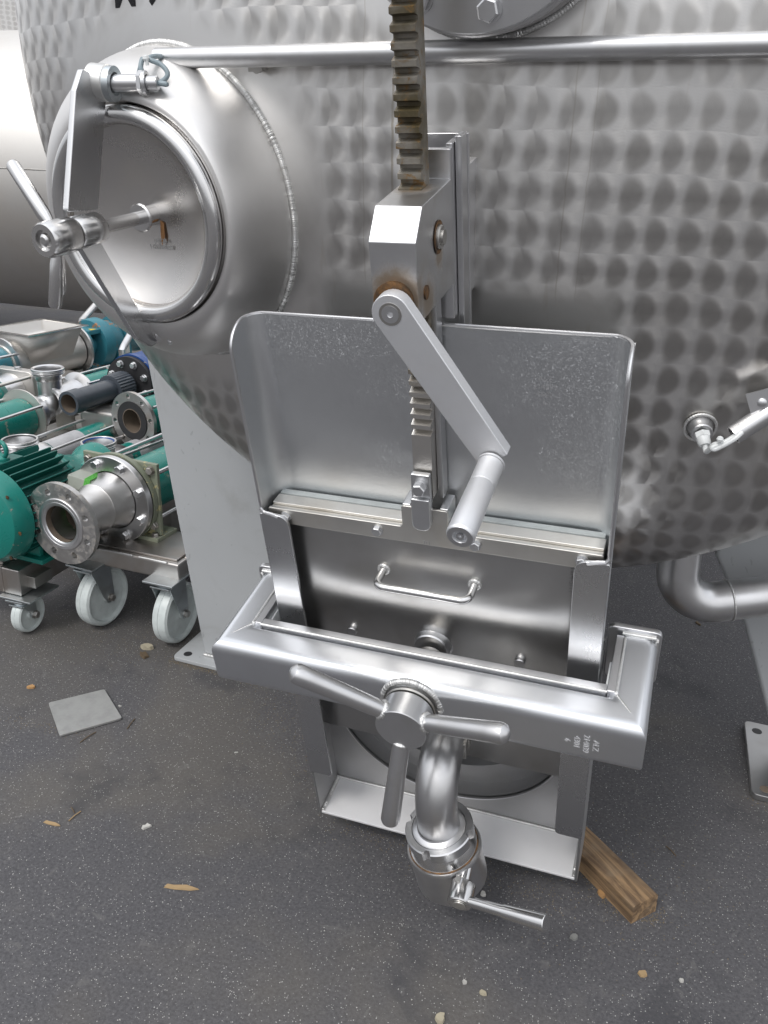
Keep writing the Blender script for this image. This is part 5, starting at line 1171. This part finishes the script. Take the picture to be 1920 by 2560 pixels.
# ---- big pale tanks beyond
bt = thing('background_tank', (-3.2, 3.7, 0), 'large plain stainless tank lying beyond the pumps at the left edge', 'tank')
Mp = frame(Vector((-3.2, 3.72, 1.135)), Vector((1, .02, 0)))
mb = MB(Mp); mb.lathe([(-3, .0), (-3, .84), (.85, .84), (1.00, .82), (1.15, .62), (1.20, 0)], (0, 0, 0), (1, 0, 0), 128); obj('tank_shell', mb, M['farsteel'], bt)
mb = MB(Mp); mb.tube([(-2.5 + .1 * i, -.8405 * cos(radians(4)), .8405 * sin(radians(4))) for i in range(34)], .003, 6, wob=.3); obj('weld_seam', mb, M['dull'], bt)
for lx in (.35, -2.4):
    mb = MB(Mp); mb.lathe([(-1.13, .13), (-.75, .15), (-.55, .22)], (lx, -.42, 0), (0, 0, 1), 40); obj('round_leg', mb, M['farsteel'], bt)
b2 = thing('dimpled_tank', (-7.6, 8, 0), 'pale dimpled tank far behind, seen in the top left corner', 'tank')
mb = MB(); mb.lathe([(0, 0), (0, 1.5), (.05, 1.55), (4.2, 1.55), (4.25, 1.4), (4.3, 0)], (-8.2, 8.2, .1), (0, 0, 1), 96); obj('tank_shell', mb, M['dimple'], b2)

# ---- plank, steel plate and litter on the asphalt
pk0 = Vector((.400, .143, .0)); pdir = (gz(1442, 2168) - gz(1570, 2300)).normalized()
Mk = Matrix.Translation(pk0 + Vector((0, 0, .021))) @ Matrix.Rotation(math.atan2(pdir.y, pdir.x), 4, 'Z')
mb = MB(); rows_ = []
sec_ = [(-.031, -.0205), (-.031, .019), (-.029, .0205), (.029, .0205), (.031, .019), (.031, -.0205)]
vs_ = []; NX = 60
for i in range(NX + 1):
    x = .62 * i / NX
    for j, (y, z) in enumerate(sec_):
        nz_ = noise.noise(Vector((x * 9, y * 70, z * 70))) * .0014; ex = (noise.noise(Vector((y * 80, z * 80, 3))) * .004 if i == 0 else 0)
        vs_.append((x + ex, y + nz_, z + nz_ * .6))
k6 = len(sec_)
mb.add(vs_, [(i * k6 + j, i * k6 + (j + 1) % k6, (i + 1) * k6 + (j + 1) % k6, (i + 1) * k6 + j) for i in range(NX) for j in range(k6)] + [tuple(range(k6)), tuple(NX * k6 + j for j in range(k6 - 1, -1, -1))])
pl_ = obj('wooden_plank', mb, M['wood'], None, sharp=40); pl_.matrix_world = Mk
tag(pl_, 'weathered brown timber plank lying on the asphalt behind the outlet gate', 'plank')
pc = [gz(122, 1762), gz(262, 1728), gz(306, 1800), gz(150, 1844)]
po = rounded([(p.x, p.y) for p in pc], .006, 4)
mb = MB(); mb.prism(po, (0, 0, .001), (1, 0, 0), (0, 1, 0), (0, 0, .006)); M['plate'] = plain('grey_plate_metal', (.37, .37, .36), .45, .35)
tag(obj('steel_plate', mb, M['plate'], None, .001), 'flat grey rectangular steel plate lying loose on the asphalt', 'plate')

def chip(name, px, py, L_, W_, ang, H_, mat, label, cat, jag=.25, group=None):
    p = gz(px, py); n_ = 9; pts = []
    for k in range(n_):
        t = 2 * pi * k / n_; rr = 1 + rnd.uniform(-jag, jag); pts.append((L_ / 2 * cos(t) * rr, W_ / 2 * sin(t) * rr))
    if cat == 'splinter': pts = [(x * L_, y * W_) for x, y in ((-.5, -.35), (-.2, -.5), (.25, -.42), (.5, -.05), (.44, .12), (.12, .5), (-.28, .34), (-.46, .42))]; n_ = 8
    mb = MB(); vs = [(x, y, .0) for x, y in pts] + [(x * .9, y * .85, H_ * rnd.uniform(.5, 1.2)) for x, y in pts]
    mb.add(vs, [tuple(range(n_ - 1, -1, -1)), tuple(range(n_, 2 * n_))] + [(i, (i + 1) % n_, n_ + (i + 1) % n_, n_ + i) for i in range(n_)])
    o = obj(name, mb, M[mat], None, sharp=20); o.location = (p.x, p.y, .0008); o.rotation_euler = (0, 0, ang)
    return tag(o, label, cat, group)
M['chipwood'] = plain('split_wood', (.36, .25, .13), .8); M['darkwood'] = plain('bark', (.12, .085, .05), .9); M['orangechip'] = plain('orange_wood', (.42, .24, .10), .8)
M['stone'] = plain('pale_stone', (.48, .47, .44), .8); M['greystone'] = plain('grey_stone', (.20, .20, .19), .85); M['leaf'] = plain('pale_leaf', (.38, .34, .25), .8)
chip('wood_splinter', 455, 2220, .068, .012, .25, .003, 'chipwood', 'long pale wood splinter lying alone in the lower left asphalt', 'splinter', .15)
chip('wood_splinter', 131, 2060, .040, .009, .05, .003, 'chipwood', 'short tan wood splinter left of the thin crossed twigs', 'splinter', .15)
chip('wood_chip', 367, 1622, .034, .022, .3, .012, 'leaf', 'pale upper wood chip on the asphalt in front of the white casters', 'wood chip')
chip('bark_chip', 361, 1640, .034, .020, -.5, .006, 'darkwood', 'dark bark chip lying against the pale wood chip', 'bark chip')
chip('wood_chip', 78, 1720, .020, .014, .4, .006, 'orangechip', 'small orange wood chip upper left of the steel plate', 'wood chip')
chip('wood_chip', 1503, 2236, .014, .022, .2, .006, 'orangechip', 'orange wood chip beside the near end of the plank', 'wood chip')
chip('wood_chip', 1605, 2436, .018, .013, .4, .005, 'chipwood', 'tan wood chip below the plank end on open asphalt', 'wood chip')
chip('stone', 1208, 2238, .011, .009, .2, .006, 'stone', 'small white stone right of the ball valve body', 'stone')
chip('stone', 1434, 2346, .014, .012, .7, .006, 'greystone', 'grey stone lying below the tip of the valve lever', 'stone')
chip('stone', 1161, 2457, .008, .008, .2, .005, 'stone', 'round white pebble near the bottom edge, under the valve', 'stone')
chip('stone', 1703, 2453, .009, .008, .2, .004, 'stone', 'pale grey pebble at the lower right of the asphalt', 'stone')
chip('stone', 300, 1766, .010, .005, .0, .002, 'stone', 'white stone chip touching the right edge of the steel plate', 'stone')
chip('stone', 590, 1882, .009, .004, .5, .002, 'stone', 'narrow white stone chip left of the star handle', 'stone')
chip('leaf_scrap', 366, 2068, .016, .015, .5, .004, 'stone', 'crumpled pale green leaf scrap right of the splinters', 'leaf', .4)
chip('leaf_scrap', 1100, 2548, .020, .014, .5, .006, 'leaf', 'curled dry leaf scrap cut by the bottom edge', 'leaf', .4)
chip('leaf_scrap', 1208, 2484, .012, .008, .1, .004, 'leaf', 'small brown dry leaf scrap below the valve lever', 'leaf', .4)
chip('leaf_scrap', 1745, 1560, .010, .022, .5, .004, 'darkwood', 'dark leaf scrap on the ground under the drain pipe', 'leaf', .4)
for (a, b_, lab) in (((172, 2052), (202, 2028), 'thin pale twig crossing over the short splinter'), ((178, 2018), (186, 2032), 'tiny straight twig above the short splinter'),
                    ((318, 1822), (337, 1797), 'thin brown twig lying just right of the steel plate'), ((240, 1830), (200, 1856), 'thin dark twig below the steel plate'), ((1665, 2115), (1690, 2140), 'dark hair thin twig on asphalt right of the plank')):
    A, B = gz(*a, .0015), gz(*b_, .0015); mb = MB(); mb.tube([A, A.lerp(B, .5) + Vector((0, 0, .002)), B], .0012, 6); tag(obj('twig', mb, M['chipwood' if 'pale' in lab else 'darkwood'], None), lab, 'twig')
# loose grit: far too many to count
gm = MB(); rg = random.Random(3)
for i in range(4200):
    x = rg.uniform(-1.6, 1.1); y = rg.uniform(-.9, 1.3); s_ = rg.uniform(.0006, .0013) * (1.6 if rg.random() < .02 else 1); a = rg.uniform(0, pi)
    q = [(x + s_ * cos(a + t) * k_, y + s_ * sin(a + t) * k_) for t, k_ in ((0, 1), (2.1, .8), (4.2, 1.1))]
    gm.add([(q[0][0], q[0][1], 0), (q[1][0], q[1][1], 0), (q[2][0], q[2][1], 0), (x, y, s_ * .9)], [(0, 1, 3), (1, 2, 3), (2, 0, 3)])
tag(obj('grit', gm, M['stone'], None, sharp=5), 'loose pale grit scattered over the asphalt', 'grit', kind='stuff')
bpy.context.view_layer.update()
sm = MB(); M['soil'] = plain('dry_soil', (.16, .13, .09), .95)
def crumbs(ax_, ay_, bx_, by_, wd_, n_):
    for i in range(n_):
        f = rg.random(); x = ax_ + (bx_ - ax_) * f + rg.gauss(0, wd_); y = ay_ + (by_ - ay_) * f + rg.gauss(0, wd_); s_ = rg.uniform(.0006, .0022); a = rg.uniform(0, pi)
        q = [(x + s_ * cos(a + t) * k_, y + s_ * sin(a + t) * k_) for t, k_ in ((0, 1), (2.1, .8), (4.2, 1.1))]
        sm.add([(*q[0], 0), (*q[1], 0), (*q[2], 0), (x, y, s_ * .8)], [(0, 1, 3), (1, 2, 3), (2, 0, 3)])
crumbs(-.88, .545, -.60, .545, .008, 900); crumbs(-.60, .50, -.30, .30, .05, 500); crumbs(-.25, .15, .28, .13, .03, 500); crumbs(.36, .13, .26, .24, .010, 260); crumbs(.43, .16, .40, .14, .012, 120)
crumbs(-1.25, .55, -.85, .60, .06, 400); crumbs(-1.14, .17, -.90, .19, .012, 160); crumbs(.60, .56, .9, .56, .012, 250); crumbs(.2, .1, .5, .3, .10, 500)
tag(obj('soil_crumbs', sm, M['soil'], None, sharp=5), 'dry soil crumbs gathered along the feet and under the gate', 'soil', kind='stuff')
